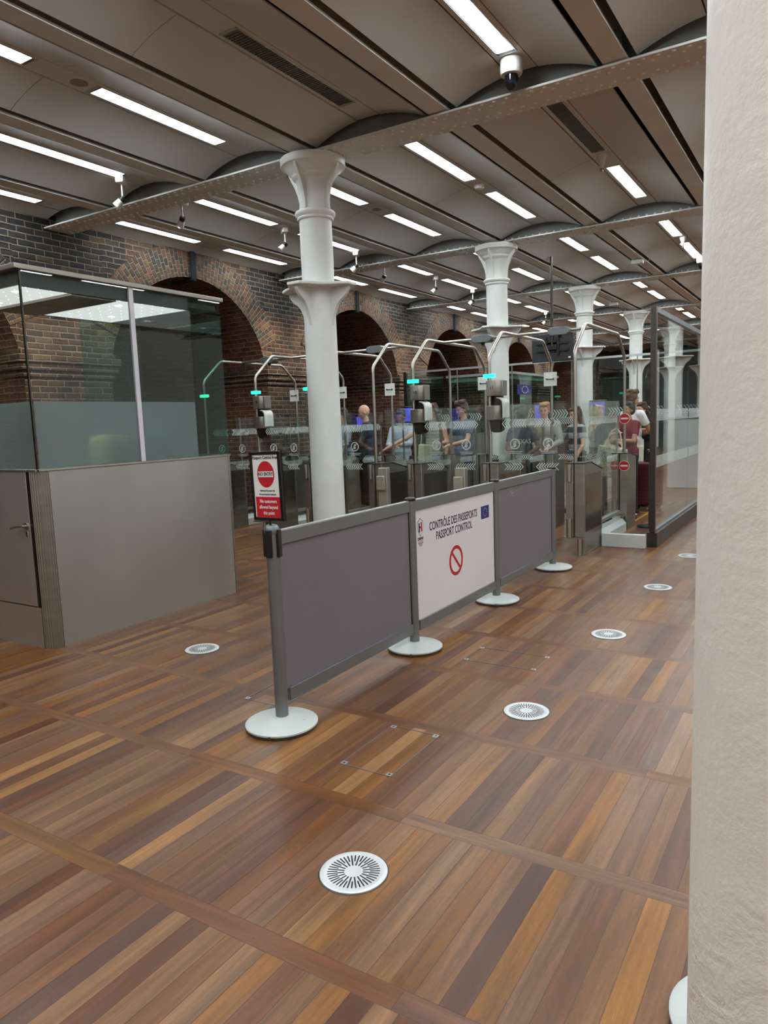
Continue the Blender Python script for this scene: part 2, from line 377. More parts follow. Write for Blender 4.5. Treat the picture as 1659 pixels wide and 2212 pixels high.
def text(name, body, size, mat, parent, loc, rot, sx=1.0, align='CENTER', ext=0.0004, bold=0.0, shear=0.0):
    cu = bpy.data.curves.new(name, 'FONT'); cu.body = body; cu.size = size; cu.align_x = align; cu.align_y = 'CENTER'
    cu.extrude = ext; cu.offset = bold; cu.resolution_u = 3
    tmp = bpy.data.objects.new('tmp', cu); C.link(tmp); bpy.context.view_layer.update()
    me = bpy.data.meshes.new_from_object(tmp.evaluated_get(bpy.context.evaluated_depsgraph_get())); me.name = name
    bpy.data.objects.remove(tmp); bpy.data.curves.remove(cu)
    me.materials.clear(); me.materials.append(mat)
    o = bpy.data.objects.new(name, me); C.link(o); o.parent = parent; o.location = loc; o.rotation_euler = rot; o.scale = (sx, 1, 1)
    return o
# ================================================================ SETTING
fl = MB(); fl.add([(-12, -5, 0), (7, -5, 0), (7, 33, 0), (-12, 33, 0)], [(0, 1, 2, 3)])
struct('floor', fl, M['floor'])
GY = [CY0+BAY*k for k in range(-2, 7)]            # girder lines
# ceiling: shallow vault panels between the joists, one mesh
cm = MB(); HW = 0.578; RISE = 0.132; SH = 0.112
VC = [-3.6+PIT*k for k in range(-3, 7)]
def vz(dx): return 4.05+RISE*(1-(dx/HW)**2)
bays = [(GY[i], GY[i+1]) for i in range(len(GY)-1)]
for (ya, yb) in bays:
    mid = (ya+yb)/2
    for (y0, y1) in ((ya+0.12, mid-0.003), (mid+0.003, yb-0.12)):
        for xc in VC:
            for sgn in (-1, 1):
                xs = [sgn*(SH+0.012+(HW-SH-0.012)*i/7) for i in range(8)]
                if xc-HW < WX: xs = [max(x, WX-0.02-xc) if sgn < 0 else x for x in xs]
                top = [(xc+x, vz(x)) for x in xs]
                n = len(top); vs = [(x, y0, z) for x, z in top]+[(x, y1, z) for x, z in top]+[(x, y0, z+0.012) for x, z in top]+[(x, y1, z+0.012) for x, z in top]
                cm.add(vs, [(i, i+1, n+i+1, n+i) for i in range(n-1)], True)
                cm.add(vs, [(2*n+i, 2*n+i+1, 3*n+i+1, 3*n+i) for i in range(n-1)], True)
                cm.add(vs, [(i, i+1, 2*n+i+1, 2*n+i) for i in range(n-1)]+[(n+i, n+i+1, 3*n+i+1, 3*n+i) for i in range(n-1)]+[(0, n, 3*n, 2*n), (n-1, 2*n-1, 4*n-1, 3*n-1)])
    for xc in VC:
        cm.box(xc-SH, ya+0.12, 4.181, xc+SH, yb-0.12, 4.197)
struct('ceiling', cm, M['ceil'])
slab = MB(); slab.box(-12, -5, 4.5, 7, 33, 4.6)
struct('ceiling_slab', slab, M['dark'])
# joists: flat soffits running along the hall in the slots between vaults
k = 0
for xj in [CX+PIT*i for i in range(-2, 8)]:
    j = MB()
    for (ya, yb) in bays:
        j.box(xj-0.088, ya+0.01, 4.03, xj+0.085, yb-0.01, 4.05)
        j.box(xj-0.01, ya+0.01, 4.05, xj+0.01, yb-0.01, 4.5)
    k += 1; struct('trim_%d' % k, j, M['girder'])
# brick wall with arches
AC = [CY0+BAY*(i+0.5) for i in range(-2, 5)]; AR, AZ, RT = 1.59, 2.17, 0.44
wl = MB(); ys = []
def archz(y):
    for a in AC:
        if abs(y-a) < AR: return AZ+math.sqrt(AR*AR-(y-a)**2)
    return None
y = -5.0
for a in AC:
    wl.box(WX-0.5, y, 0, WX, a-AR, 4.45)
    n = 36; pts = [(a-AR*math.cos(PI*i/n), AZ+AR*math.sin(PI*i/n)) for i in range(n+1)]
    vs = [(WX, p[0], p[1]) for p in pts]+[(WX, p[0], 4.45) for p in pts]
    wl.add(vs, [(i, i+1, n+2+i, n+1+i) for i in range(n)])
    y = a+AR
wl.box(WX-0.5, y, 0, WX, 33, 4.45)
struct('wall_left', wl, M['brick'], boxuv=True)
# arch reveals and the tunnels behind
for a in AC:
    t = MB(); n = 32; D = -11.6
    TR = AR-0.005; prof = [(a-TR, 0.0), (a-TR, AZ/2)]+[(a-TR*math.cos(PI*i/n), AZ+TR*math.sin(PI*i/n)) for i in range(n+1)]+[(a+TR, AZ/2), (a+TR, 0.0)]
    s_len = [0.0]
    for p, q in zip(prof, prof[1:]): s_len.append(s_len[-1]+math.hypot(q[0]-p[0], q[1]-p[1]))
    vs = []; uv = []
    for (yy, zz), s1 in zip(prof, s_len):
        for X_ in (WX+0.002, D): vs.append((X_, yy, zz)); uv.append((X_, s1))
    m_ = len(prof); t.add(vs, [(2*i, 2*i+1, 2*i+3, 2*i+2) for i in range(m_-1)], True)
    o0 = len(t.v); t.add([(D, a-AR-0.1, 0), (D, a+AR+0.1, 0), (D, a+AR+0.1, 4), (D, a-AR-0.1, 4)], [(0, 1, 2, 3)])
    uv += [(a-AR-0.1, 0), (a+AR+0.1, 0), (a+AR+0.1, 4), (a-AR-0.1, 4)]
    t.uv = uv; o = struct('wall_tunnel', t, M['tunnel'])
    # voussoir ring, slightly proud of the wall
    g = MB(); n = 48; a0, a1 = math.radians(23), math.radians(157); vs = []; uv = []
    for i in range(n+1):
        th = a0+(a1-a0)*i/n
        for (rad, xx) in ((AR, WX-0.05), (AR, WX+0.018), (AR+RT, WX+0.018), (AR+RT, WX-0.05)):
            vs.append((xx, a+rad*math.cos(th), AZ+rad*math.sin(th))); uv.append((rad+(xx-WX), th*(AR+0.2)))
    g.add(vs, [(4*i+q, 4*i+q+1, 4*i+5+q, 4*i+4+q) for i in range(n) for q in range(3)]+[(0, 1, 2, 3), (4*n, 4*n+3, 4*n+2, 4*n+1)])
    g.uv = uv; struct('trim_arch_ring', g, M['ring'])
    st = MB(); st.box(WX+0.0, a-0.045, AZ+AR-0.03, WX+0.045, a+0.045, 4.2); st.box(WX-0.4, a-0.045, AZ+AR-0.045, WX+0.045, a+0.045, AZ+AR-0.02)
    struct('trim_arch_strap', st, M['dark'])
# imposts on every pier: three stepped courses
for a, b_ in zip(AC, AC[1:]):
    im = MB()
    for (z0, z1, e) in ((2.20, 2.28, 0.035), (2.28, 2.37, 0.07), (2.37, 2.47, 0.10), (2.47, 2.53, 0.05)):
        im.box(WX-2.2, a+AR-e, z0, WX+e, b_-AR+e, z1)
    o = struct('trim_impost', im, M['brick'], boxuv=True)
    md = o.modifiers.new('bevel', 'BEVEL'); md.width = 0.012; md.segments = 2
# far end and tunnel end walls; right and back left open for added ambient fill
e = MB(); e.box(-12, 32.5, 0, 3, 32.8, 4.5); struct('wall_far', e, plain('far_wall', '4a5058', 0.5))
e = MB(); e.box(-12.2, -5, 0, -11.65, 33, 4.5); struct('wall_tunnel_end', e, M['dark'])

# ================================================================ GIRDERS
def girder_mesh():
    g = MB(); x0, x1 = WX-0.15, 6.4
    g.box(x0, -0.185, 4.0, x1, 0.185, 4.016)
    return g
fb = girder_mesh(); wb = MB(); wb.box(WX-0.15, -0.01, 4.016, 6.4, 0.01, 4.48)
ab = MB()
for s in (-1, 1):
    ab.box(WX-0.15, s*0.01 if s > 0 else -0.024, 4.016, 6.4, 0.024 if s > 0 else -0.01, 4.095)
    ab.box(WX-0.15, 0.024 if s > 0 else -0.085, 4.016, 6.4, 0.085 if s > 0 else -0.024, 4.03)
rv = MB(); xx = WX+0.08; q = 0
def dome(mb, x, y, z, rr_, ax, sg):
    vs = []; n = 8
    for (k1, h) in ((1.0, 0.0), (0.75, 0.6), (0.0, 0.85)):
        for i in range(n if k1 else 1):
            ca, sa = math.cos(2*PI*i/n)*rr_*k1, math.sin(2*PI*i/n)*rr_*k1
            vs.append((x+ca, y+sa, z+sg*h*rr_) if ax == 'z' else (x+ca, y+sg*h*rr_, z+sa))
    mb.add(vs, [(i, (i+1) % n, n+(i+1) % n, n+i) for i in range(n)]+[(n+i, n+(i+1) % n, 2*n) for i in range(n)], True)
while xx < 2.2:
    for yy in (-0.15, -0.085, 0.085, 0.15):
        if (q % 2 == 0) == (abs(yy) > 0.1): dome(rv, xx, yy, 4.0, 0.016, 'z', -1)
    if q % 2 == 0: dome(rv, xx, -0.024, 4.062, 0.017, 'y', -1)
    q += 1; xx += 0.052
names = ['nearest', 'second', 'third', 'fourth', 'fifth', 'farthest']
g0 = thing('steel_girder', '', 'beam', (0, CY0, 0))
obj('flange', fb, M['girder'], g0); obj('web', wb, M['web'], g0, label='dark grey web'); obj('angle_iron', ab, M['web'], g0)
obj('rivets', rv, M['girder'], g0)['kind'] = 'stuff'
for i, yg in enumerate([CY0+BAY*k for k in range(0, 6)]):
    lab = '%s riveted steel girder crossing the ceiling, carried by the %s white column' % (names[i], ['first', 'second', 'third', 'fourth', 'fifth', 'sixth'][i])
    if i == 0: g0['label'] = lab; g0['group'] = 'riveted ceiling girders'
    else: dup(g0, (0, yg, 0), lab)
g1 = dup(g0, (0, CY0-BAY, 0), 'riveted steel girder over the large near column, above the top of the photo')

# ================================================================ COLUMNS
cpost = [(0.165, 0.0), (0.162, 1.2), (0.157, 2.45), (0.156, 2.83)]
upper = [(0.156, 2.83), (0.157, 3.1), (0.155, 3.44)]
ringp = [(0.155, 3.44), (0.172, 3.445), (0.176, 3.455), (0.172, 3.468), (0.178, 3.474), (0.193, 3.49), (0.196, 3.505), (0.19, 3.52), (0.172, 3.53), (0.15, 3.532)]
capp = [(0.150, 3.53), (0.144, 3.60), (0.146, 3.68), (0.156, 3.75), (0.170, 3.80), (0.19, 3.815), (0.205, 3.83), (0.21, 3.85), (0.235, 3.87), (0.245, 3.885), (0.265, 3.905), (0.29, 3.92), (0.305, 3.925), (0.31, 3.94), (0.31, 3.995), (0.28, 4.0), (0.0, 4.0)]
def lobes_plate(z, L, wv, axes):
    pl = MB()
    if axes == 'both':
        poly = []
        for kq in range(4):
            an = kq*PI/2; ca, sa = math.cos(an), math.sin(an)
            for (px_, py_) in ((0.20, -0.20), (L-0.07, -wv-0.03), (L, -wv+0.02), (L, wv-0.02), (L-0.07, wv+0.03)):
                poly.append((px_*ca-py_*sa, px_*sa+py_*ca))
        pl.prism(poly, 'z', z, z+0.028)
    return pl
def col_parts(root, mat):
    b = MB(); b.lathe(cpost, 48); b.lathe([(0.0, 0.0), (0.165, 0.0)], 48)
    obj('shaft', b, mat, root)
    b = MB(); b.lathe(upper+ringp, 48); obj('upper_shaft', b, mat, root)
    b = MB(); b.lathe(capp, 48)
    for kq in range(4):                                # four fins flaring up to the rim
        an = kq*PI/2; prof = [(0.12, 3.535), (0.168, 3.535), (0.172, 3.62), (0.19, 3.70), (0.222, 3.78), (0.262, 3.85), (0.288, 3.90), (0.295, 3.95), (0.12, 3.95)]
        vs = []
        for sg in (-0.016, 0.016):
            for (pr_, pz) in prof: vs.append((pr_*math.cos(an)-sg*math.sin(an), pr_*math.sin(an)+sg*math.cos(an), pz))
        n = len(prof); b.add(vs, [tuple(range(n)), tuple(range(2*n-1, n-1, -1))]+[(i, i+n, (i+1) % n+n, (i+1) % n) for i in range(n)])
    obj('capital', b, mat, root, bevel=0.003)
    obj('bracket_plate', lobes_plate(2.80, 0.40, 0.09, 'both'), mat, root, bevel=0.006)
    for kq in range(4):
        an = kq*PI/2; br = MB()
        L = 0.36; prof = [(0.12, 2.80), (L, 2.80), (L, 2.775), (0.335, 2.735), (0.30, 2.70), (0.26, 2.675), (0.225, 2.64), (0.20, 2.59), (0.175, 2.53), (0.158, 2.45), (0.12, 2.43)]
        vs = []
        for sg in (-0.02, 0.02):
            for (pr_, pz) in prof: vs.append((pr_*math.cos(an)-sg*math.sin(an), pr_*math.sin(an)+sg*math.cos(an), pz))
        n = len(prof); br.add(vs, [tuple(range(n)), tuple(range(2*n-1, n-1, -1))]+[(i, i+n, (i+1) % n+n, (i+1) % n) for i in range(n)])
        obj('bracket', br, mat, root, bevel=0.004)
c0 = thing('iron_column', 'tall white iron column standing behind the no entry sign, nearest of the far row', 'column', (CX, CY0, 0), group='white cast iron columns')
col_parts(c0, M['column'])
cl = ['white iron column behind the ticket gates at gate ten, second in the row', 'white iron column seen through the empty gate hoop beside the glass screen', 'white iron column rising behind the man in the white T-shirt', 'white iron column far down the hall behind the glass screen']
for i in range(1, 5): dup(c0, (CX, CY0+BAY*i, 0), cl[i-1])
for i in range(1, 5): dup(c0, (CX+3*PIT, CY0+BAY*i, 0), 'white iron column right of the glass screen, seen only as its reflection')['group'] = 'reflected white columns'
nc = thing('iron_column', 'large white column with thick lumpy paint filling the right edge, closest to camera', 'column', (-0.038, 1.36, 0))
nb = MB()
n = 96; m_ = 60
prof = [(0.166-0.0035*(4.0*i/m_), 4.0*i/m_) for i in range(m_+1)]
nb.lathe(prof, n); obj('shaft', nb, M['nearcol'], nc)

# ================================================================ CEILING LIGHTS
def light_parts(root, lit=True):
    h = MB(); w2, L2 = 0.078, 0.72
    for (x0, y0, x1, y1) in ((-w2, -L2, -w2+0.008, L2), (w2-0.008, -L2, w2, L2), (-w2, -L2, w2, -L2+0.012), (-w2, L2-0.012, w2, L2)):
        h.box(x0, y0, 4.176, x1, y1, 4.19)
    obj('frame', h, M['alut'], root)
    dmb = MB(); dmb.box(-0.062 if lit else -0.07, -L2+0.04, 4.180, 0.062 if lit else 0.07, L2-0.04, 4.184)
    obj('diffuser', dmb, M['lamp'] if lit else M['lampoff'], root)
    if not lit:
        lv = MB()
        for i in range(52): lv.box(-0.07, -L2+0.03+i*0.0268, 4.172, 0.07, -L2+0.034+i*0.0268, 4.18)
        obj('louvre', lv, M['steel'], root)
    else:
        for s in (-1, 1): ec = MB(); ec.box(-0.07, s*(L2-0.025)-0.013, 4.178, 0.07, s*(L2-0.025)+0.013, 4.184); obj('end_cap', ec, M['lampoff'], root)
rows = {-7.92: 'row nearest brick wall', -6.48: 'second row from brick wall', -5.04: 'row just left of columns', -3.60: 'row just right of columns', -2.16: 'second row right of columns', -0.72: 'third row right of columns'}
bayn = ['before the first girder', 'between first and second girders', 'between second and third girders', 'between third and fourth girders', 'between fourth and fifth girders', 'between fifth and sixth girders']
first = None; offt = None
for xr in [-7.92, -6.48, -5.04, -3.6, -2.16, -0.72, 0.72, 2.16, 3.6, 5.04]:
    for bi in range(-2, 6):
        for half in (0, 1):
            yc = CY0+BAY*bi-BAY+(1.32, 3.27)[half]
            rn = rows.get(round(xr, 2)); off = (rn and ((abs(xr+3.6) < .01 and bi == 0 and half == 1) or (abs(xr+2.16) < .01 and bi == 1 and half == 0)))
            if rn and bi >= 0:
                lab = '%s strip light, %s, %s, %s of pair' % ('unlit' if off else 'lit', rn, bayn[bi], 'farther' if half else 'nearer')
            else:
                if bi > 3 or bi < -1: continue
                lab = 'strip light overhead outside the view'
            if off:
                o = thing('strip_light', lab, 'ceiling light', (xr, yc, 0), group='strip lights in the ceiling'); light_parts(o, False); continue
            if first is None:
                first = thing('strip_light', lab, 'ceiling light', (xr, yc, 0), group='strip lights outside the view'); light_parts(first)
            else:
                o = dup(first, (xr, yc, 0), lab)
                if 'outside' not in lab: o['group'] = 'strip lights in the ceiling'
# ================================================================ CEILING FITTINGS
def spotlight(x, y, lab, ang):
    t = thing('spotlight', lab, 'spotlight', (x, y, 0), (0, 0, ang), group='spotlights aimed at the brick wall')
    b = MB(); b.box(-0.04, -0.07, 4.11, 0.04, 0.07, 4.184); obj('mount_box', b, M['wfix'], t, bevel=0.008)
    b = MB(); b.cyl((0, 0, 4.11), (0, 0, 3.97), 0.010, n=10); obj('stem', b, M['wfix'], t)
    b = MB(); b.cyl((0.012, 0, 3.975), (-0.03, 0, 3.93), 0.032, 0.033, 20); obj('collar', b, M['black'], t)
    b = MB(); b.cyl((-0.02, 0, 3.94), (-0.075, 0, 3.885), 0.034, 0.047, 20); obj('lamp_head', b, M['wfix'], t)
    return t
sps = [(-6.52, 5.42, 'white spotlight hanging before the first girder, left of the tall column'), (-6.60, 6.33, 'spotlight hanging just past the first girder'), (-6.48, 8.07, 'small spotlight hanging mid bay left of the tall column'), (-6.5, 9.85, 'white spotlight before the second girder, right of the tall column'), (-6.6, 10.85, 'spotlight just past the second girder'), (-6.48, 12.5, 'spotlight hanging mid bay between second and third girders'), (-6.55, 14.3, 'white spotlight before the third girder, above gate ten'), (-6.5, 18.7, 'far spotlight hanging above the wall mounted screen')]
for i, (x, y, lab) in enumerate(sps):
    spotlight(x, y, lab, (0.5, -0.3, 0.9, 0.4, -0.2, 0.7, 0.4, 0.3)[i])
for k in range(0, 5):       # the beams of those spotlights washing the piers
    for dy in (-0.45, 0.45):
        ld = bpy.data.lights.new('spot_beam', 'SPOT'); ld.energy = 95; ld.color = (1.0, 0.86, 0.66); ld.spot_size = math.radians(42); ld.spot_blend = 0.9; ld.shadow_soft_size = 0.04
        lo = bpy.data.objects.new('spot_beam', ld); C.link(lo); p = Vector((-6.65, CY0+BAY*k+dy, 3.86)); lo.location = p
        tgt = Vector((WX, CY0+BAY*k+dy*1.3, 2.75)); lo.rotation_euler = (tgt-p).to_track_quat('-Z', 'Y').to_euler()
def dome_cam(x, y, lab):
    t = thing('dome_camera', lab, 'security camera', (x, y, -0.002))
    b = MB(); b.lathe([(0.0, 4.184), (0.075, 4.184), (0.085, 4.17), (0.085, 4.09), (0.078, 4.07), (0.05, 4.065), (0.0, 4.065)], 32); obj('housing', b, M['wfix'], t)
    b = MB(); b.lathe([(0.052, 4.066), (0.052, 4.03), (0.047, 4.0), (0.034, 3.975), (0.015, 3.963), (0.0, 3.96)], 28); obj('dome', b, plain('smoked_dome', '0d0f16', 0.08), t, label='smoked black dome')
dome_cam(-2.17, 5.52, 'white dome camera hanging at the end of the brightest strip light')
dome_cam(-2.09, 14.2, 'small white dome camera beside the near column edge, farther down the ceiling')
def cone(x, y, lab):
    t = thing('ceiling_sensor', lab, 'sensor', (x, y, 0)); b = MB()
    b.lathe([(0.0, 4.184), (0.052, 4.184), (0.05, 4.16), (0.02, 4.07), (0.02, 4.05), (0.0, 4.05)], 20); obj('cone_body', b, M['girder'], t)
    b = MB(); b.sphere((0, 0, 4.035), 0.018, 12, 8); b.lathe([(0, 4.01), (0.026, 4.012), (0.026, 4.017), (0, 4.018)], 14); obj('sensor_tip', b, M['tube'], t)
cone(-2.17, 8.02, 'cone shaped ceiling sensor between unlit and lit strip lights'); cone(-2.1, 12.4, 'cone shaped ceiling sensor between two lit strip lights, past second girder'); cone(-6.48, 8.75, 'small cone sensor hanging left of the tall column')
b = MB(); b.lathe([(0, 4.184), (0.06, 4.184), (0.06, 4.165), (0.045, 4.14), (0.0, 4.135)], 24); tag(obj('smoke_detector', b, M['wfix'], None, loc=(-3.6, 8.1, 0)), 'round white smoke detector between two strip lights right of the column', 'smoke detector')
for (x, y, lab) in ((-5.04, 3.86, 'round flush speaker grille in the ceiling between strip lights, before first girder'), (-5.04, 8.15, 'round flush speaker grille between strip lights, past first girder')):
    t = thing('ceiling_speaker', lab, 'speaker', (x, y, 0))
    b = MB(); b.lathe([(0.0, 4.179), (0.066, 4.179), (0.068, 4.184)], 32); obj('speaker_grille', b, plain('speaker_mesh', '8a847c', 0.8), t)
    b = MB(); b.lathe([(0.068, 4.18), (0.082, 4.181), (0.083, 4.186)], 32); obj('bezel', b, M['ceil'], t)
for (x, y, lab) in ((-2.88, 12.85, 'pale junction box with loose cable under a joist, past second girder'), (-4.40, 17.3, 'pale junction box under a joist near the third column')):
    t = thing('junction_box', lab, 'electrical box', (x, y, 0))
    b = MB(); b.box(-0.09, -0.06, 3.95, 0.09, 0.06, 4.015); obj('box_body', b, M['wfix'], t, bevel=0.006)
    b = MB(); b.tube([(0.09, 0, 3.98), (0.16, 0, 3.96), (0.2, 0, 4.0), (0.17, 0, 4.06)], 0.005, 8, bend=0.03); obj('cable', b, M['wfix'], t)
    b = MB(); b.cyl((-0.05, 0, 4.015), (-0.05, 0, 4.04), 0.01, n=8); b.cyl((0.05, 0, 4.015), (0.05, 0, 4.04), 0.01, n=8); obj('fixing', b, M['dsteel'], t)
# ================================================================ PASSPORT BARRIER
YP = [2.68, 4.05, 5.43, 6.84]; BX = -2.33
def barrier_post(y, label, first=False):
    t = thing('barrier_post', label, 'barrier post', (BX, y, 0), group='posts of the grey barrier')
    b = MB(); b.lathe([(0.0, 0.012), (0.174, 0.012), (0.182, 0.016), (0.182, 0.024), (0.172, 0.030), (0.06, 0.044), (0.034, 0.047), (0.0, 0.047)], 64, (0.012, -0.02)); obj('base', b, M['disc'], t)
    b = MB(); b.lathe([(0.0, 0.0), (0.176, 0.0), (0.179, 0.004), (0.177, 0.012), (0.0, 0.012)], 64, (0.012, -0.02)); obj('rubber_rim', b, M['rubber'], t)
    b = MB(); n = 40; top = 0.985
    prof = []
    for i in range(n*2):
        a = 2*PI*i/(2*n); rr_ = 0.0325-(0.0022 if (i % 20) in (0,) else 0)
        prof.append((rr_*math.cos(a), rr_*math.sin(a)))
    b.prism(prof, 'z', 0.045, top)
    obj('pole', b, M['alu'], t)
    if first:
        b = MB(); b.lathe([(0.034, 0.975), (0.038, 0.985), (0.038, 1.004), (0.03, 1.018), (0.012, 1.024), (0.0, 1.024)], 32); obj('cap', b, M['alu'], t)
        b = MB()
        for a in (PI*0.25-0.559, PI*0.75-0.559, PI*1.25-0.559, PI*1.75-0.559):
            ca, sa = math.cos(a), math.sin(a)
            p = [(0.031, -0.016), (0.044, -0.016), (0.044, 0.016), (0.031, 0.016)]
            poly = [(x_*ca-y_*sa, x_*sa+y_*ca) for x_, y_ in p]
            b.prism(poly, 'z', 0.862, 0.998)
        obj('belt_clip', b, M['black'], t, bevel=0.002, label='black plastic belt clips')
    else:
        b = MB(); b.lathe([(0.034, 0.985), (0.037, 0.99), (0.037, 1.0), (0.03, 1.006), (0.0, 1.008)], 32); obj('cap', b, M['dsteel'], t)
    return t
barrier_post(YP[0], 'grey post with black belt clips and the no entry sign on top', True)
barrier_post(YP[1], 'grey barrier post between the first mauve panel and the white panel')
barrier_post(YP[2], 'grey barrier post between the white panel and the far mauve panel')
barrier_post(YP[3], 'grey barrier post at the far end beside the glass gates')
sb = thing('stanchion', 'round white base of a post hidden behind the near white column', 'barrier post', (-0.125, 1.775, 0))
b = MB(); b.lathe([(0.0, 0.012), (0.174, 0.012), (0.182, 0.016), (0.182, 0.024), (0.172, 0.030), (0.06, 0.044), (0.0, 0.047)], 64); obj('base', b, M['disc'], sb)
b = MB(); b.lathe([(0.0, 0.0), (0.176, 0.0), (0.177, 0.012), (0.0, 0.012)], 64); obj('rubber_rim', b, M['rubber'], sb)
def barrier_panel(y0, y1, mat, label):
    t = thing('crowd_barrier', label, 'barrier', (BX, y0+0.037, 0)); L = y1-y0-0.074
    b = MB(); b.box(-0.017, 0.0, 0.915, 0.017, L, 0.985); o = obj('top_rail', b, M['alu'], t, bevel=0.003)
    b = MB(); b.box(-0.0165, 0.004, 0.9855, 0.0165, L-0.004, 0.9875); obj('rail_highlight', b, M['alut'], t)  # bright strip laid on as the highlight along the rail top
    b = MB(); b.box(-0.017, 0.02, 0.105, 0.017, L-0.003, 0.172); b.box(-0.0165, 0.024, 0.172, 0.0165, L-0.006, 0.1735); obj('bottom_rail', b, M['alu'], t, bevel=0.003)
    b = MB(); b.box(-0.004, 0.004, 0.17, 0.0045, L-0.004, 0.918); obj('screen_panel', b, mat, t)
    b = MB()
    for yy in (0.0, L-0.006): b.box(-0.007, yy, 0.17, 0.007, yy+0.006, 0.916)
    obj('side_trim', b, M['dsteel'], t)
    return t
barrier_panel(YP[0], YP[1], M['panel'], 'mauve grey barrier panel nearest the camera, beside the no entry sign')
pw = barrier_panel(YP[1], YP[2], M['panelw'], 'white barrier panel printed with passport control in French and English')
pm = barrier_panel(YP[2], YP[3], M['panel'], 'mauve grey barrier panel farthest from the camera, with chipped paint')
RX = (PI/2, 0, PI/2)     # text upright, facing +X
def onp(y): return y-(YP[1]+0.037)
F = 0.0052
text('title_french', 'CONTRÔLE DES PASSEPORTS', 0.082, M['navy'], pw, (F, onp(4.68), 0.777), RX, 0.72, bold=0.0009)
text('title_english', 'PASSPORT CONTROL', 0.082, M['navy'], pw, (F, onp(4.68), 0.700), RX, 0.74, bold=0.0009)
b = MB(); b.box(F-0.001, onp(5.145), 0.715, F, onp(5.295), 0.815); fo = obj('european_flag', b, M['eublue'], pw)
st = MB()
for i in range(12):
    a = 2*PI*i/12; cy_, cz_ = onp(5.22)+0.032*math.cos(a), 0.765+0.032*math.sin(a)
    poly = []
    for q in range(10):
        rr_ = 0.0052 if q % 2 == 0 else 0.0021; an = PI/2+q*PI/5
        poly.append((cy_+rr_*math.cos(an), cz_+rr_*math.sin(an)))
    st.prism(poly, 'x', F, F+0.0006)
obj('stars', st, M['yellow'], fo)
def ringmb(mb, cy_, cz_, r0, r1, x0, x1, n=56, ax='x'):
    vs = []
    for i in range(n):
        a = 2*PI*i/n
        for rr_ in (r0, r1):
            for xx_ in (x0, x1):
                p = (cy_+rr_*math.cos(a), cz_+rr_*math.sin(a)); vs.append((xx_, p[0], p[1]) if ax == 'x' else (p[0], xx_, p[1]))
    fs = []
    for i in range(n):
        j = (i+1) % n; a_, b_ = 4*i, 4*j
        fs += [(a_, b_, b_+1, a_+1), (a_+2, a_+3, b_+3, b_+2), (a_+1, b_+1, b_+3, a_+3), (a_, a_+2, b_+2, b_)]
    mb.add(vs, fs)
pr_ = MB(); cy_, cz_ = onp(4.69), 0.475
ringmb(pr_, cy_, cz_, 0.086, 0.111, F-0.001, F+0.0004)
dx_, dz_ = math.cos(math.radians(-45)), math.sin(math.radians(-45)); w_ = 0.0115
pr_.prism([(cy_-0.09*dx_+w_*dz_, cz_-0.09*dz_-w_*dx_), (cy_+0.09*dx_+w_*dz_, cz_+0.09*dz_-w_*dx_), (cy_+0.09*dx_-w_*dz_, cz_+0.09*dz_+w_*dx_), (cy_-0.09*dx_-w_*dz_, cz_-0.09*dz_+w_*dx_)], 'x', F-0.001, F+0.0002)
obj('prohibition_sign', pr_, M['redt'], pw)
# crest: shield outline with a blue and a red upright joined by a bar
cr = MB(); yc, zc = onp(4.165), 0.795
outer = [(0, .062), (.022, .047), (.036, .040), (.038, .0), (.030, -.026), (.014, -.048), (0, -.062), (-.014, -.048), (-.030, -.026), (-.038, 0), (-.036, .040), (-.022, .047)]
n = len(outer); vs = []
for k_ in (1.0, 0.93):
    for x_ in (F-0.001, F+0.0004): vs += [(x_, yc+p[0]*k_, zc+p[1]*k_) for p in outer]
cr.add(vs, [(n+i, n+(i+1) % n, 3*n+(i+1) % n, 3*n+i) for i in range(n)]+[(i, (i+1) % n, n+(i+1) % n, n+i) for i in range(n)])
co_ = obj('crest', cr, plain('crest_grey', '30303c', 0.5), pw)
b = MB(); b.box(F-.001, yc-.022, zc-.034, F+.0004, yc-.007, zc+.030); b.box(F-.001, yc-.007, zc-.006, F+.0004, yc+.0, zc+.006); obj('crest_left_bar', b, M['navy'], co_)
b = MB(); b.box(F-.001, yc+.008, zc-.030, F+.0004, yc+.023, zc+.034); b.box(F-.001, yc+.0, zc-.006, F+.0004, yc+.008, zc+.006); obj('crest_right_bar', b, M['redt'], co_)
text('crest_name', 'DNPAF', 0.026, M['navy'], pw, (F, yc, zc-0.078), RX, 0.95, bold=0.0009)
b = MB()
for i, (hw, zz) in enumerate(((0.036, -0.093), (0.036, -0.1015))): b.box(F-.001, yc-hw, zc+zz-0.0012, F+.0003, yc+hw, zc+zz+0.0012)
obj('crest_lines', b, M['redt'], pw)
b = MB()
for (hw, zz) in ((0.034, -0.1075), (0.026, -0.116), (0.018, -0.1245)):
    x_ = -hw
    while x_ < hw: b.box(F-.001, yc+x_, zc+zz-0.0016, F+.0003, yc+min(x_+0.005, hw), zc+zz+0.0016); x_ += 0.0066
obj('crest_small_print', b, M['navy'], pw)
b = MB()
for (y_, z_, l_, h_) in ((0.30, 0.86, .005, .022), (0.315, 0.845, .016, .006), (0.345, 0.85, .006, .016), (0.29, 0.835, .005, .006), (0.36, 0.825, .004, .012), (0.43, 0.865, .006, .005), (0.33, 0.83, .004, .005)):
    b.prism([(y_, z_), (y_+l_, z_+.002), (y_+l_*.9, z_+h_), (y_+.001, z_+h_*.8)], 'x', 0.0045, 0.0049)
obj('chipped_paint', b, M['white'], pm)
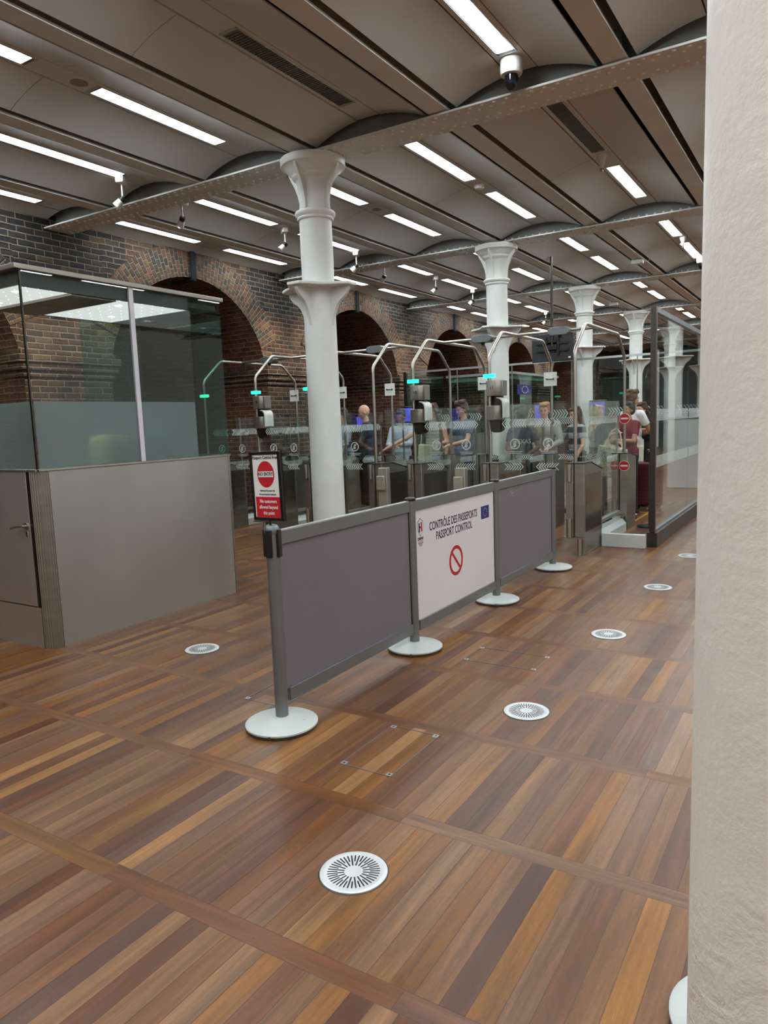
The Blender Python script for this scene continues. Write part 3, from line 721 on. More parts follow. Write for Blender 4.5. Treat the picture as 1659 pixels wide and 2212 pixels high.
# sign on the first post
sg = thing('no_entry_sign', 'white and red no entry sign in a black frame on top of the first post', 'sign', (BX+0.0, YP[0]-0.012, 1.212), (0, math.radians(-1.6), -math.radians(10)))
b = MB(); W2, H2 = 0.112, 0.166
for (x0, z0, x1, z1) in ((-W2, -H2, -W2+0.013, H2), (W2-0.017, -H2, W2, H2), (-W2, -H2, W2, -H2+0.013), (-W2, H2-0.013, W2, H2)): b.box(x0, -0.009, z0, x1, 0.009, z1)
obj('frame', b, M['black'], sg, bevel=0.0015)
b = MB(); b.box(-W2+0.005, -0.008, H2, W2-0.012, 0.008, H2+0.002); obj('frame_top_edge', b, M['alut'], sg)
b = MB(); b.box(-W2+0.01, -0.004, -H2+0.01, W2-0.01, 0.007, H2-0.01); pp = obj('poster', b, M['white'], sg)
b = MB(); b.box(-W2+0.021, -0.0048, -H2+0.013, W2-0.017, -0.0038, -0.052); obj('red_field', b, M['red'], sg)
b = MB(); n = 64; b.prism([(-0.002+0.064*math.cos(2*PI*i/n), 0.058+0.064*math.sin(2*PI*i/n)) for i in range(n)], 'y', -0.0048, -0.0038); obj('red_disc', b, M['red'], sg)
b = MB(); b.box(-0.058, -0.0056, 0.044, 0.054, -0.0046, 0.072); obj('white_bar', b, M['white'], sg)
RY = (PI/2, 0, 0)
text('heading', 'Passport Control Area', 0.0235, M['black'], sg, (-0.002, -0.0048, 0.1385), RY, 0.88, bold=0.0002)
text('bar_text', 'NO ENTRY', 0.0235, M['black'], sg, (-0.002, -0.006, 0.0585), RY, 0.95, bold=0.0004)
text('small_text', 'Authorised Personnel Only', 0.0115, M['black'], sg, (0.002, -0.0048, -0.022), RY, 0.9)
text('small_text', 'Personnel Autorisé Seulement', 0.0115, M['black'], sg, (0.002, -0.0048, -0.040), RY, 0.9)
for i, s_t in enumerate(('No customers', 'allowed beyond', 'this point')):
    text('notice_text', s_t, 0.0245, M['white'], sg, (0.004, -0.0056, -0.074-i*0.0285), RY, 0.9, bold=0.0003)
b = MB(); b.cyl((0.0, 0, -H2-0.032), (0, 0, -H2+0.002), 0.006, n=12); obj('stem', b, M['black'], sg)

# ================================================================ FLOOR DRAINS, HATCHES, TAPE
def drain():
    t = thing('floor_grille', '', 'floor grille', (0, 0, 0), group='round floor grilles')
    b = MB(); b.lathe([(0.0, 0.002), (0.117, 0.002), (0.119, 0.001), (0.119, 0.0)], 64); obj('dark_rim', b, M['dsteel'], t)
    b = MB(); b.lathe([(0.0, 0.005), (0.094, 0.005), (0.099, 0.0062), (0.110, 0.0062), (0.1145, 0.004), (0.1145, 0.001)], 64); obj('plate', b, plain('grille_metal', 'd6d8d8', 0.33, 0.25, var=0.03), t)
    b = MB()
    for i in range(40):
        a = 2*PI*i/40+0.05; r0, r1 = (0.033, 0.088) if i % 2 == 0 else (0.056, 0.088)
        ca, sa = math.cos(a), math.sin(a); poly = []
        wv = 0.0026
        for (rr_, sgn) in ((r0, -1), (r1, -1), (r1+wv*.8, 0), (r1, 1), (r0, 1), (r0-wv*.8, 0)): poly.append((rr_*ca-sgn*wv*sa, rr_*sa+sgn*wv*ca))
        b.prism(poly, 'z', 0.0048, 0.0053)
    obj('slots', b, M['black'], t, label='dark radial slots')
    return t
dr = drain(); drs = [(-1.325, 1.84, 'round slotted floor grille nearest the camera'), (-1.295, 3.374, 'round floor grille second nearest, right of the hatch'), (-1.268, 4.862, 'round floor grille level with the white barrier panel'), (-1.248, 6.387, 'round floor grille level with the far barrier panel'), (-1.235, 7.93, 'round floor grille half hidden by the near column, before the glass screen'), (-3.639, 3.399, 'round floor grille left of the barrier, beside the steel booth')]
for i, (x, y, lab) in enumerate(drs):
    if i == 0: dr.location = (x, y, 0); dr['label'] = lab
    else: dup(dr, (x, y, 0), lab)
dup(dr, (-2.55, 10.95, 0), 'far round floor grille beyond the empty gate hoop')
def hatch(x0, y0, x1, y1, lab):
    t = thing('floor_hatch', lab, 'floor hatch', ((x0+x1)/2, (y0+y1)/2, 0)); hx, hy = (x1-x0)/2, (y1-y0)/2
    b = MB(); w_ = 0.005
    for q in ((-hx, -hy, -hx+w_, hy), (hx-w_, -hy, hx, hy), (-hx, -hy, hx, -hy+w_), (-hx, hy-w_, hx, hy)): b.box(q[0], q[1], 0, q[2], q[3], 0.0022)
    obj('frame', b, M['alu'], t)
    for sx in (-1, 1):
        for sy in (-1, 1):
            b = MB(); b.box(sx*hx-(0.028 if sx > 0 else 0), sy*hy-(0.028 if sy > 0 else 0), 0, sx*hx+(0 if sx > 0 else 0.028), sy*hy+(0 if sy > 0 else 0.028), 0.0026)
            c = obj('corner_plate', b, M['alut'], t)
            b = MB(); b.lathe([(0.006, 0.003), (0, 0.003)], 12, (sx*(hx-0.014), sy*(hy-0.014))); obj('screw', b, M['dsteel'], c)
hatch(-1.82, 2.46, -1.557, 2.915, 'steel framed hatch in the wood floor, nearest, in front of the barrier')
hatch(-1.935, 3.965, -1.465, 4.24, 'steel framed floor hatch beyond, level with the second barrier post')
hatch(-2.742, 2.845, -2.48, 3.30, 'steel framed floor hatch under the first barrier panel')
b = MB(); b.box(-4.0, 11.24, 0, -1.8, 11.27, 0.001); tag(obj('floor_tape', b, M['yline'], None), 'yellow floor tape line across the lane before the queue', 'floor tape')
b = MB(); b.box(-2.34, 9.9, 0, -2.315, 11.2, 0.001); tag(obj('floor_tape', b, M['yline'], None), 'yellow floor tape line running beside the end gate', 'floor tape')
t = thing('belt_stanchion', 'dark belt post on a black round base behind the glass screen post', 'barrier post', (-2.02, 9.85, 0))
b = MB(); b.lathe([(0, 0), (0.17, 0), (0.17, 0.012), (0.05, 0.03), (0, 0.03)], 40); obj('base', b, M['black'], t)
b = MB(); b.cyl((0, 0, 0.02), (0, 0, 1.0), 0.03, n=24); obj('pole', b, M['steel'], t)
b = MB(); b.box(-0.036, -0.036, 0.86, 0.036, 0.036, 0.99); obj('belt_head', b, M['black'], t, bevel=0.006)

# ================================================================ STEEL BOOTH (near left)
bt = thing('control_booth', 'brushed steel and glass officer booth with frosted lower windows, at the left', 'booth', (-4.6, 2.92, 0))
DX, DY, ZB, ZT = -1.05, 1.86, 1.262, 2.585
b = MB(); b.box(-0.02, 0.09, 0.0, 0.0, DY-0.025, ZB-0.015); obj('side_panel', b, M['steel_panel'], bt)
b = MB(); b.box(-0.03, DY-0.022, 0.0, 0.004, DY+0.0, ZB); b.box(-0.03, DY-0.028, 0.0, -0.004, DY-0.02, ZB); obj('end_trim', b, M['steel'], bt, bevel=0.003)
b = MB(); b.box(DX, DY-0.03, 0, -0.03, DY-0.01, ZB); b.box(DX, 0.0, 0, DX+0.02, DY-0.01, ZB); obj('rear_panel', b, M['steel_panel'], bt)
M['hole'] = plain('glowing_hole', 'ffffff', 0.4, emit=('f6faff', 1.6))
b = MB(); n = 60; poly = [(-0.085, 0.085), (-0.09, 0.0)]
for i in range(n+1):
    a = -PI/2+PI/2*i/n; rr_ = 0.085+(0.0022*math.cos(i*2*PI/7.5))
    poly.append((-0.085+rr_*math.cos(a), 0.085+rr_*math.sin(a)))
b.prism(poly, 'z', 0.0, ZB-0.008)
obj('fluted_corner', b, M['steel'], bt)
b = MB(); b.box(DX, -0.004, 0.0, -0.095, 0.012, 0.292); obj('front_panel', b, M['steel_panel'], bt)
b = MB(); b.box(-0.118, -0.004, 0.296, -0.095, 0.012, ZB-0.01); obj('door_jamb', b, M['dsteel'], bt)
b = MB(); b.box(-0.88, -0.006, 0.300, -0.124, 0.03, ZB-0.012); b.box(-1.03, -0.004, 0.3, -0.886, 0.012, ZB-0.012); dp = obj('door', b, M['steel_panel'], bt, bevel=0.002)
b = MB(); b.cyl((-0.165, -0.006, 0.873), (-0.165, -0.014, 0.873), 0.024, n=28); b.cyl((-0.165, -0.014, 0.873), (-0.165, -0.045, 0.873), 0.009, n=14)
b.tube([(-0.158, -0.047, 0.874), (-0.19, -0.05, 0.874), (-0.24, -0.052, 0.868), (-0.285, -0.05, 0.855)], 0.0085, 14, bend=0.01); obj('handle', b, M['tube'], dp)
b = MB(); b.box(-0.178, -0.0105, 0.795, -0.152, -0.006, 0.838); obj('lock_plate', b, M['steel'], dp, bevel=0.003)
b = MB(); b.cyl((-0.165, -0.0104, 0.825), (-0.165, -0.012, 0.825), 0.006, n=12); b.box(-0.168, -0.012, 0.803, -0.162, -0.0104, 0.822); obj('keyhole', b, M['black'], dp)
b = MB(); b.box(DX-0.008, -0.012, ZB-0.012, 0.006, 0.02, ZB+0.006); b.box(-0.03, 0.0, ZB-0.012, 0.006, DY+0.008, ZB+0.006); b.box(DX-0.008, 0, ZB-0.012, DX+0.02, DY, ZB+0.006); b.box(DX, DY-0.03, ZB-0.012, 0.006, DY+0.008, ZB+0.006)
obj('sill', b, M['steel'], bt, bevel=0.003)
b = MB(); b.box(DX+0.01, 0.03, 1.10, -0.03, 0.75, 1.13); b.box(DX+0.01, 0.0, 0.72, -0.35, DY-0.05, 0.76); obj('desk', b, plain('desk_grey', '6d6f70', 0.5), bt)
def pane(root, name, x0, y0, z0, x1, y1, z1, mat, lab=None):
    b = MB(); b.box(x0, y0, z0, x1, y1, z1); return obj(name, b, mat, root, label=lab)
pane(bt, 'side_window', -0.008, 0.03, ZB+0.004, 0.0, 0.885, ZT, M['glassb'])
pane(bt, 'side_window', -0.008, 0.925, ZB+0.004, 0.0, 1.50, ZT, M['glassb'])
pane(bt, 'side_window', -0.008, 1.505, ZB+0.004, 0.0, DY-0.005, ZT, M['glassg'], 'greenish clear window pane')
pane(bt, 'end_window', DX+0.01, DY-0.012, ZB+0.004, -0.01, DY-0.004, ZT, M['glassg'])
pane(bt, 'end_window', DX+0.01, 1.50, ZB+0.004, -0.01, 1.506, ZT-0.1, M['glassb'])
pane(bt, 'back_window', DX, 1.2, ZB+0.004, DX+0.008, DY-0.02, ZT, M['glassg'])
pane(bt, 'front_window', DX, 0.02, ZB+0.004, -0.02, 0.028, ZT, M['glassb'])
pane(bt, 'frosted_film', -0.014, 0.035, ZB+0.004, -0.010, 0.885, 1.727, M['frost'], 'frosted lower window')
pane(bt, 'frosted_film', -0.014, 0.925, ZB+0.004, -0.010, 1.50, 1.727, M['frost'], 'frosted lower window')
pane(bt, 'frosted_film', DX, 0.030, ZB+0.004, -0.02, 0.034, 1.727, M['frost'], 'frosted lower window')
b = MB(); b.box(-0.012, 0.885, ZB+0.004, 0.006, 0.925, ZT+0.005); obj('mullion', b, plain('mullion_white', 'cdc9cf', 0.4), bt, label='pale vertical mullion')
b = MB(); b.box(-0.012, 0.012, ZB+0.004, 0.0, 0.022, ZT); b.box(-0.03, 0.02, ZB+0.004, -0.012, 0.03, ZT); obj('corner_joint', b, M['dsteel'], bt)
b = MB(); b.box(DX-0.02, -0.03, ZT+0.004, 0.02, DY+0.02, ZT+0.038); obj('roof_rim', b, M['steel'], bt, bevel=0.004)
b = MB()
for q in ((-0.035, 0.03, -0.018, 1.50), (DX+0.005, 0.03, DX+0.02, DY-0.03)): b.box(q[0], q[1], ZT-0.10, q[2], q[3], ZT+0.004)
b.box(DX, 0.03, ZT-0.085, -0.02, 0.05, ZT+0.004); b.box(DX, DY-0.06, ZT-0.085, -0.3, DY-0.045, ZT+0.004)
obj('header_beam', b, plain('header_dark', '3a3e40', 0.5), bt)
b = MB(); b.box(DX+0.02, 0.42, ZT-0.11, -0.04, 0.80, ZT-0.03); obj('roof_beam', b, M['steel'], bt)
wpan = plain('perforated_panel', 'eceeee', 0.5, emit=('eef2f2', 0.45))  # panel emits a weak even glow of its own
for (y0, y1) in ((0.05, 0.41), (0.81, 1.52)):
    b = MB(); b.box(DX+0.02, y0, ZT-0.095, -0.04, y1, ZT-0.085); pn = obj('ceiling_panel', b, wpan, bt, label='white glowing ceiling panel with holes')
    b = MB(); nx, ny = 8, max(3, int((y1-y0)/0.09))
    for i in range(nx):
        for j in range(ny):
            b.lathe([(0.004, ZT-0.0958), (0, ZT-0.0958)], 8, (DX+0.09+i*(0.90/(nx-1)), y0+0.04+j*((y1-y0-0.08)/(ny-1))))
    obj('hole', b, M['hole'], pn)['kind'] = 'stuff'
    for (xx_, fy) in ((-0.25, 0.25), (-0.75, 0.7)):
        b = MB(); b.lathe([(0.03, ZT-0.0962), (0, ZT-0.0962)], 20, (xx_, y0+(y1-y0)*fy)); obj('downlight', b, M['hole'], pn)
b = MB(); b.box(-0.5, 0.85, ZT+0.04, 0.0, 1.05, ZT+0.05); obj('roof_lid', b, M['white'], bt, loc=(-0.55, 0.3, 0.015))
b = MB(); b.box(DX+0.02, 1.53, ZT-0.07, -0.04, DY-0.02, ZT-0.03); obj('roof_end_panel', b, M['dsteel'], bt)
# things on the desk behind the frosted glass
b = MB(); b.box(-0.13, -0.10, 0, 0.13, 0.10, 0.33); tag(obj('safety_vest', b, plain('vest_yellow', 'f2e880', 0.8), None, loc=(-4.79, 3.66, 1.15), bevel=0.05), 'yellowish blurred shape behind the frosted booth window', 'vest')
b = MB(); b.box(-0.01, -0.15, 0, 0.01, 0.15, 0.22); tag(obj('monitor', b, plain('monitor_blue', '9cc0ee', 0.5), None, loc=(-4.72, 4.05, 1.30)), 'bluish blurred monitor shape behind the frosted booth window', 'monitor')
b = MB(); b.prism([(-0.13, 0), (0.1, 0), (0.12, 0.13), (-0.0, 0.10)], 'y', -0.0, 0.01); tag(obj('paper_sheet', b, M['white'], None, loc=(-4.7, 4.30, 1.27), rot=(0, 0, 1.4)), 'white sheet of paper leaning at the far end of the booth window', 'paper')

# ================================================================ TICKET GATES
def plane_quad(mb, ax, f, pts, th=0.0008):
    mb.prism(pts, 'y' if ax == 'x' else 'x', f, f+th)
def chevrons(mb, ax, f, u0, u1, z0, z1, dirn, step=0.030, wv=0.011, slant=0.038):
    zm = (z0+z1)/2; u_ = u0
    while u_ < u1:
        a, b_ = (u_, u_+dirn*slant) if dirn > 0 else (u_+slant, u_)
        plane_quad(mb, ax, f, [(a, z0), (a+wv, z0), (b_+wv, zm), (b_, zm)])
        plane_quad(mb, ax, f, [(b_, zm), (b_+wv, zm), (a+wv, z1), (a, z1)])
        u_ += step
def icon(mb, ax, f, cu, cz, R=0.058):
    n = 36
    for i in range(n):
        a, b_ = 2*PI*i/n, 2*PI*(i+1)/n
        plane_quad(mb, ax, f, [(cu+R*math.cos(a), cz+R*math.sin(a)), (cu+R*math.cos(b_), cz+R*math.sin(b_)), (cu+R*.82*math.cos(b_), cz+R*.82*math.sin(b_)), (cu+R*.82*math.cos(a), cz+R*.82*math.sin(a))])
    plane_quad(mb, ax, f, [(cu-R*.64, cz-R*.56), (cu-R*.56, cz-R*.64), (cu+R*.64, cz+R*.56), (cu+R*.56, cz+R*.64)])
    plane_quad(mb, ax, f, [(cu-.022, cz-.028), (cu+.004, cz-.034), (cu+.016, cz-.014), (cu+.004, cz+.010), (cu-.016, cz+.012)])
    for q in range(4): plane_quad(mb, ax, f, [(cu-.016+q*.0085, cz+.006), (cu-.010+q*.0085, cz+.006), (cu-.002+q*.0095, cz+.034-abs(q-1.5)*.004), (cu-.008+q*.0095, cz+.036-abs(q-1.5)*.004)])
def bars(mb, ax, f, u0, u1, z, h=0.006):
    u_ = u0
    while u_ < u1: plane_quad(mb, ax, f, [(u_, z), (u_+.012, z), (u_+.012, z+h), (u_, z+h)]); u_ += .0145
prof_f = [(0.0, 0.2), (0.0, 0.985), (0.26, 0.985), (0.70, 0.885), (0.70, 0.2)]
def door_leaf(root, x0, x1, y0, swing, front=True):
    b = MB(); r_ = 0.05; poly = [(x0, .26), (x1, .26), (x1, 1.65-r_), (x1-(r_ if x1 > x0 else -r_)*.3, 1.65-r_*.3), (x1-(r_ if x1 > x0 else -r_), 1.65), (x0, 1.65)]
    b.prism(poly, 'y', y0, y0+0.010); dl = obj('door_leaf', b, M['glass'], root)
    b = MB(); lo, hi = min(x0, x1), max(x0, x1); dr_ = 1 if x1 > x0 else -1
    chevrons(b, 'x', y0-0.001, lo+.02, hi-.07, 1.385, 1.475, -dr_); chevrons(b, 'x', y0-0.001, lo+.04, hi-.10, 0.915, 0.99, dr_)
    if front:
        cu = (lo+hi)/2; icon(b, 'x', y0-0.001, cu, 1.205); bars(b, 'x', y0-0.001, cu-.085, cu+.085, 1.117); bars(b, 'x', y0-0.001, cu-.07, cu+.07, 1.098)
    obj('decal', b, M['decal'], dl, label='white chevrons and a no pushing symbol' if front else 'white chevrons')
def gate(X0, num, beacon, placard, left, right, label):
    t = thing('ticket_gate', label, 'ticket gate', (X0, 7.55, 0), group='stainless steel ticket gates')
    b = MB(); b.prism(prof_f, 'x', 0.013, 0.105); o = obj('front_pedestal', b, M['steel'], t, bevel=0.004)
    q = MB(); q.box(0.106, 0.06, 0.25, 0.107, 0.66, 0.86); obj('side_cover', q, M['gsteel'], o)
    q = MB(); q.prism([(-0.004, 0.985), (-0.004, 0.993), (0.262, 0.993), (0.705, 0.893), (0.705, 0.885), (0.26, 0.985)], 'x', -0.095, 0.11); obj('top_cover', q, M['black'], o)
    b = MB(); b.box(-0.093, 0.0, 0.2, -0.012, 0.14, 0.985); o = obj('hinge_unit', b, M['steel'], t, bevel=0.004)
    q = MB(); q.cyl((-0.052, -0.012, 0.925), (-0.052, -0.012, 0.983), 0.031, n=24); q.cyl((-0.052, -0.012, 0.80), (-0.052, -0.012, 0.925), 0.023, n=24); obj('hinge', q, M['tube'], o)
    q = MB(); q.cyl((-0.052, -0.012, 0.2), (-0.052, -0.012, 0.40), 0.029, n=24); obj('hinge', q, M['tube'], o)
    b = MB(); b.box(-0.12, -0.02, 0.185, 0.11, 0.06, 0.198); b.box(0.02, 0.04, 0.02, 0.10, 0.70, 0.2); b.box(0.0, 0.03, 0.0, 0.104, 0.70, 0.02); obj('foot', b, M['steel'], t)
    b = MB(); b.cyl((0.05, 0.02, 0.0), (0.05, 0.02, 0.186), 0.024, n=24); obj('foot_post', b, M['tube'], t)
    pr2 = [(1.88, 0.2), (1.88, 0.985), (2.02, 0.985), (2.36, 0.93), (2.36, 0.2)]
    b = MB(); b.prism(pr2, 'x', 0.013, 0.105); b.box(-0.093, 1.88, 0.2, -0.012, 2.02, 0.985); rp = obj('rear_pedestal', b, M['steel'], t, bevel=0.004)
    q = MB(); q.prism([(1.876, 0.985), (1.876, 0.993), (2.022, 0.993), (2.365, 0.938), (2.365, 0.93), (2.02, 0.985)], 'x', -0.095, 0.11); obj('top_cover', q, M['black'], rp)
    q = MB(); q.cyl((-0.052, 1.868, 0.2), (-0.052, 1.868, 0.40), 0.029, n=20); obj('hinge', q, M['tube'], rp); q = MB(); q.cyl((-0.052, 1.868, 0.80), (-0.052, 1.868, 0.983), 0.025, n=20); obj('hinge', q, M['tube'], rp)
    q = MB(); q.box(-0.12, 1.86, 0.185, 0.11, 1.92, 0.198); q.box(0.02, 1.92, 0.0, 0.10, 2.36, 0.2); obj('foot', q, M['steel'], rp)
    q = MB(); q.cyl((0.05, 1.90, 0.0), (0.05, 1.90, 0.186), 0.024, n=20); obj('foot_post', q, M['tube'], rp)
    b = MB(); b.prism([(-0.09, 0.0), (-0.09, 0.13), (-0.05, 0.16), (0.05, 0.16), (0.10, 0.10), (0.10, 0.0)], 'y', 0.705, 1.86); obj('plinth', b, M['curb'], t, label='pale painted plinth')
    b = MB(); b.box(-0.03, 0.70, 0.225, 0.03, 1.88, 0.262); obj('lower_rail', b, M['alut'], t)
    b = MB(); b.box(0.0, 0.28, 0.262, 0.010, 1.86, 1.65); gp = obj('side_screen', b, M['glass'], t)
    for ch in ((0.42, 0.95, 0.915, 0.99, 1), (1.25, 1.75, 0.915, 0.99, -1), (0.55, 1.75, 1.385, 1.475, 1)):
        b = MB(); chevrons(b, 'y', 0.0108, *ch); obj('decal', b, M['decal'], gp, label='white chevrons')
    b = MB(); b.box(-0.012, 0.74, 0.9, -0.001, 0.765, 1.64); b.box(-0.02, 1.80, 0.9, -0.004, 1.83, 1.45)
    for zz in (1.0, 1.2, 1.4, 1.6): b.cyl((-0.02, 0.752, zz), (0.014, 0.752, zz), 0.008, n=10)
    obj('glass_post', b, M['steel'], t)
    b = MB(); b.tube([(0, .05, .2), (0, .05, 2.17), (0, .42, 2.475), (0, 1.82, 2.475), (0, 2.15, 2.21), (0, 2.15, .2)], 0.0195, 16, bend=0.06); hp = obj('hoop', b, M['tube'], t)
    if beacon:
        b = MB(); b.box(-0.065, 0.022, 1.945, 0.065, 0.08, 1.985); obj('beacon', b, M['greend'], hp, bevel=0.005, label='lit green bar light')
    if num:
        b = MB(); b.prism([(-0.02, .0), (0.095, .0), (0.135, .03), (0.165, .03), (0.165, .16), (-0.02, .16)], 'z', 1.742, 1.912)
        rd = obj('reader_head', b, M['steel'], t, bevel=0.004)
        text('gate_number', num, 0.055, M['black'], rd, (0.045, -0.001, 1.83), RY, 1.0, bold=0.001)
        b = MB(); b.prism([(-0.02, .0), (0.07, -.012), (0.125, .0), (0.15, .03), (0.15, .14), (-0.02, .14)], 'z', 1.475, 1.635); obj('reader_base', b, M['steel'], t, bevel=0.004)
        b = MB(); n = 14
        b.box(-0.02, 0.10, 1.635, 0.12, 0.16, 1.742); obj('reader_throat', b, M['dsteel'], t)
        b = MB(); vs = []; R0, R1 = 0.085, 0.075
        path = [(0.185, 1.50), (0.185, 1.65), (0.175, 1.69), (0.15, 1.715), (0.11, 1.725)]
        for (xx_, zz) in path:
            for yy in (-0.005, 0.17): vs.append((xx_, yy, zz)); vs.append((xx_-0.012, yy, zz-0.008))
        b.add(vs, [(4*i, 4*i+2, 4*i+6, 4*i+4) for i in range(4)]+[(4*i+1, 4*i+5, 4*i+7, 4*i+3) for i in range(4)]+[(4*i, 4*i+4, 4*i+5, 4*i+1) for i in range(4)]+[(4*i+2, 4*i+3, 4*i+7, 4*i+6) for i in range(4)])
        obj('reader_cowl', b, M['wfix'], t, label='white curved reader cowl')
        b = MB(); b.prism([(0.0, 1.475), (0.15, 1.475), (0.15, 1.40), (0.13, 1.355), (0.09, 1.335), (0.04, 1.34), (0.01, 1.37)], 'y', 0.03, 0.14); obj('reader_tail', b, M['dsteel'], t)
    if placard:
        b = MB(); b.box(-0.09, 2.10, 1.90, 0.09, 2.106, 2.085); pl_ = obj('placard', b, M['white'], t, label='blank white placard clipped to the rear leg')
        q = MB(); q.box(-0.048, 2.09, 1.988, 0.048, 2.10, 1.996); q.box(-0.052, 2.08, 1.982, -0.042, 2.1, 2.004); q.box(0.042, 2.08, 1.982, 0.052, 2.1, 2.004); obj('clip', q, M['dsteel'], pl_)
    if right: door_leaf(t, 0.13, right, 0.03, 1); door_leaf(t, 0.13, right, 1.90, 1, False)
    if left: door_leaf(t, -0.11, left, 0.03, 1); door_leaf(t, -0.11, left, 1.90, 1, False)
M['dg'] = plain('dark_gloss_cover', '57534c', 0.14, 0.7, var=0.2, scale=2)
gate(-7.73, None, True, True, None, 0.475, 'ticket gate nearest the brick wall, its green light seen through the booth glass')
gate(-6.75, '8', True, True, -0.475, 0.43, 'ticket gate with reader numbered 8, just right of the booth')
gate(-5.85, '9', True, True, -0.43, 0.49, 'ticket gate mostly hidden behind the tall white column, green light peeking out')
gate(-4.84, None, False, False, -0.49, None, 'ticket gate hoop without a beacon, just left of gate ten')
gate(-4.28, '10', True, True, None, 0.475, 'ticket gate whose reader shows 10, left of the second white column')
gate(-3.30, '11', True, True, -0.475, 0.47, 'ticket gate whose reader shows 11, directly in front of the second white column')
gate(-2.33, None, False, False, -0.47, None, 'end ticket gate with the tallest looking hoop, beside the open passage')
# no entry roundels on the last gate
for (x, y, z, lab) in ((-2.262, 9.418, 0.833, 'red no entry roundel on the rear pedestal of the end gate'), (-2.255, 9.40, 1.43, 'red no entry roundel stuck on glass above the end pedestal')):
    t = thing('no_entry_roundel', lab, 'sign', (x, y, z))
    n = 40
    b = MB(); b.prism([(0.066*math.cos(2*PI*i/n), 0.066*math.sin(2*PI*i/n)) for i in range(n)], 'y', -0.0005, 0.002); obj('border', b, M['white'], t)
    b = MB(); b.prism([(0.060*math.cos(2*PI*i/n), 0.060*math.sin(2*PI*i/n)) for i in range(n)], 'y', -0.0015, -0.0003); obj('red_disc', b, M['red'], t)
    b = MB(); b.box(-0.045, -0.0022, -0.010, 0.045, -0.001, 0.010); obj('white_bar', b, M['white'], t)
b = MB(); b.box(-2.24, 9.402, 1.0, -2.10, 9.409, 1.62); tag(obj('glass_fin', b, M['glass'], None), 'narrow clear glass fin carrying the upper no entry roundel', 'glass panel')
# sensor bars joining the hoops
for (xa, xb, lab) in ((-7.73, -6.75, 'sensor box on a steel bar over the lane beside the brick wall'), (-6.75, -5.85, 'sensor bar over gate eight lane, partly behind the white column'), (-5.85, -4.84, 'sensor box on a steel bar right of the tall white column'), (-4.28, -3.30, 'sensor box on a steel bar over the lane of gate ten'), (-3.30, -2.33, 'sensor box on a steel bar over the lane of gate eleven')):
    t = thing('sensor_bar', lab, 'sensor', (xa, 8.42, 2.475), group='sensor boxes above the gate lanes'); L = xb-xa
    b = MB(); b.cyl((0.02, 0, 0), (L-0.02, 0, 0), 0.017, n=14); obj('bar', b, M['tube'], t)
    hb = MB(); c_x = L*0.56; hb.prism([(c_x-.13, -.025), (c_x-.09, -.05), (c_x+.09, -.05), (c_x+.13, -.025), (c_x+.13, .02), (c_x+.09, .04), (c_x-.09, .04), (c_x-.13, .02)], 'y', -0.07, 0.07); obj('sensor_housing', hb, M['alu'], t, bevel=0.004)
    b = MB(); b.sphere((c_x, 0, -0.052), 0.028, 14, 8); obj('lens', b, M['black'], t)
    b = MB(); b.box(c_x+.15, -0.008, -0.03, c_x+.26, 0.008, -0.022); obj('side_bracket', b, M['steel'], t)
# beige ticket validators in front of the gates
for (x, lab) in ((-4.585, 'beige validator post with a square reader, left of gate ten'), (-3.56, 'beige validator post with a square reader, between gates ten and eleven')):
    t = thing('validator_post', lab, 'ticket validator', (x, 7.32, 0), group='beige validator posts')
    b = MB(); b.box(-0.062, 0.0, 0.0, 0.062, 0.08, 0.955); obj('post_body', b, plain('beige_metal', 'aaa597', 0.4, 0.4) if x < -4 else bpy.data.materials['beige_metal'], t, bevel=0.005)
    b = MB(); b.box(-0.068, -0.035, 0.69, 0.045, 0.0, 0.86); obj('reader_pad', b, bpy.data.materials['beige_metal'], t, bevel=0.008)

# ================================================================ GLASS SCREENS
gs = thing('glass_screen', 'tall glass screen in a grey steel frame right of the gates', 'glass screen', (-1.69, 8.30, 0))
b = MB(); b.box(-0.03, 0.0, 0.17, 0.03, 0.06, 2.62); obj('corner_post', b, M['dsteel'], gs, bevel=0.003)
b = MB(); b.box(-0.055, 0.0, 0.0, 0.055, 6.6, 0.165); obj('plinth', b, M['dsteel'], gs)
b = MB(); b.box(-0.028, 0.06, 2.565, 0.028, 6.6, 2.62); b.box(-0.02, 0.06, 0.165, 0.02, 6.6, 0.185); obj('rail', b, M['alu'], gs)
for (a, c) in ((0.06, 2.22), (2.225, 4.4), (4.405, 6.6)):
    b = MB(); b.box(-0.006, a, 0.18, 0.006, c, 2.57); gp = obj('glass_pane', b, M['glassb'], gs)
    b = MB()
    for z0 in (1.40, 0.88):
        for r_i in range(6):
            y_ = a+0.03+0.02*(r_i % 2)
            while y_ < c-0.03: b.prism([(y_, z0+r_i*.022), (y_+.012, z0+r_i*.022), (y_+.02, z0+r_i*.022+.020), (y_+.008, z0+r_i*.022+.020)], 'x', 0.0062, 0.0068); y_ += 0.036
    o = obj('decal_band', b, M['decal'], gp); o['kind'] = 'stuff'
b = MB(); b.box(-2.215, 8.19, 0, -1.745, 8.27, 0.15); tag(obj('threshold', b, M['curb'], None, bevel=0.004), 'white raised threshold between the end gate and the glass screen', 'threshold')
rl = thing('glass_partition', 'long glass partition with a bright top rail behind the queue', 'glass screen', (-7.27, 12.62, 0))
b = MB(); b.box(0, -0.02, 2.43, 5.56, 0.02, 2.465); obj('top_rail', b, M['alut'], rl)
b = MB(); b.box(-0.03, -0.03, 0, 0.03, 0.03, 2.46); obj('end_post', b, M['dsteel'], rl)
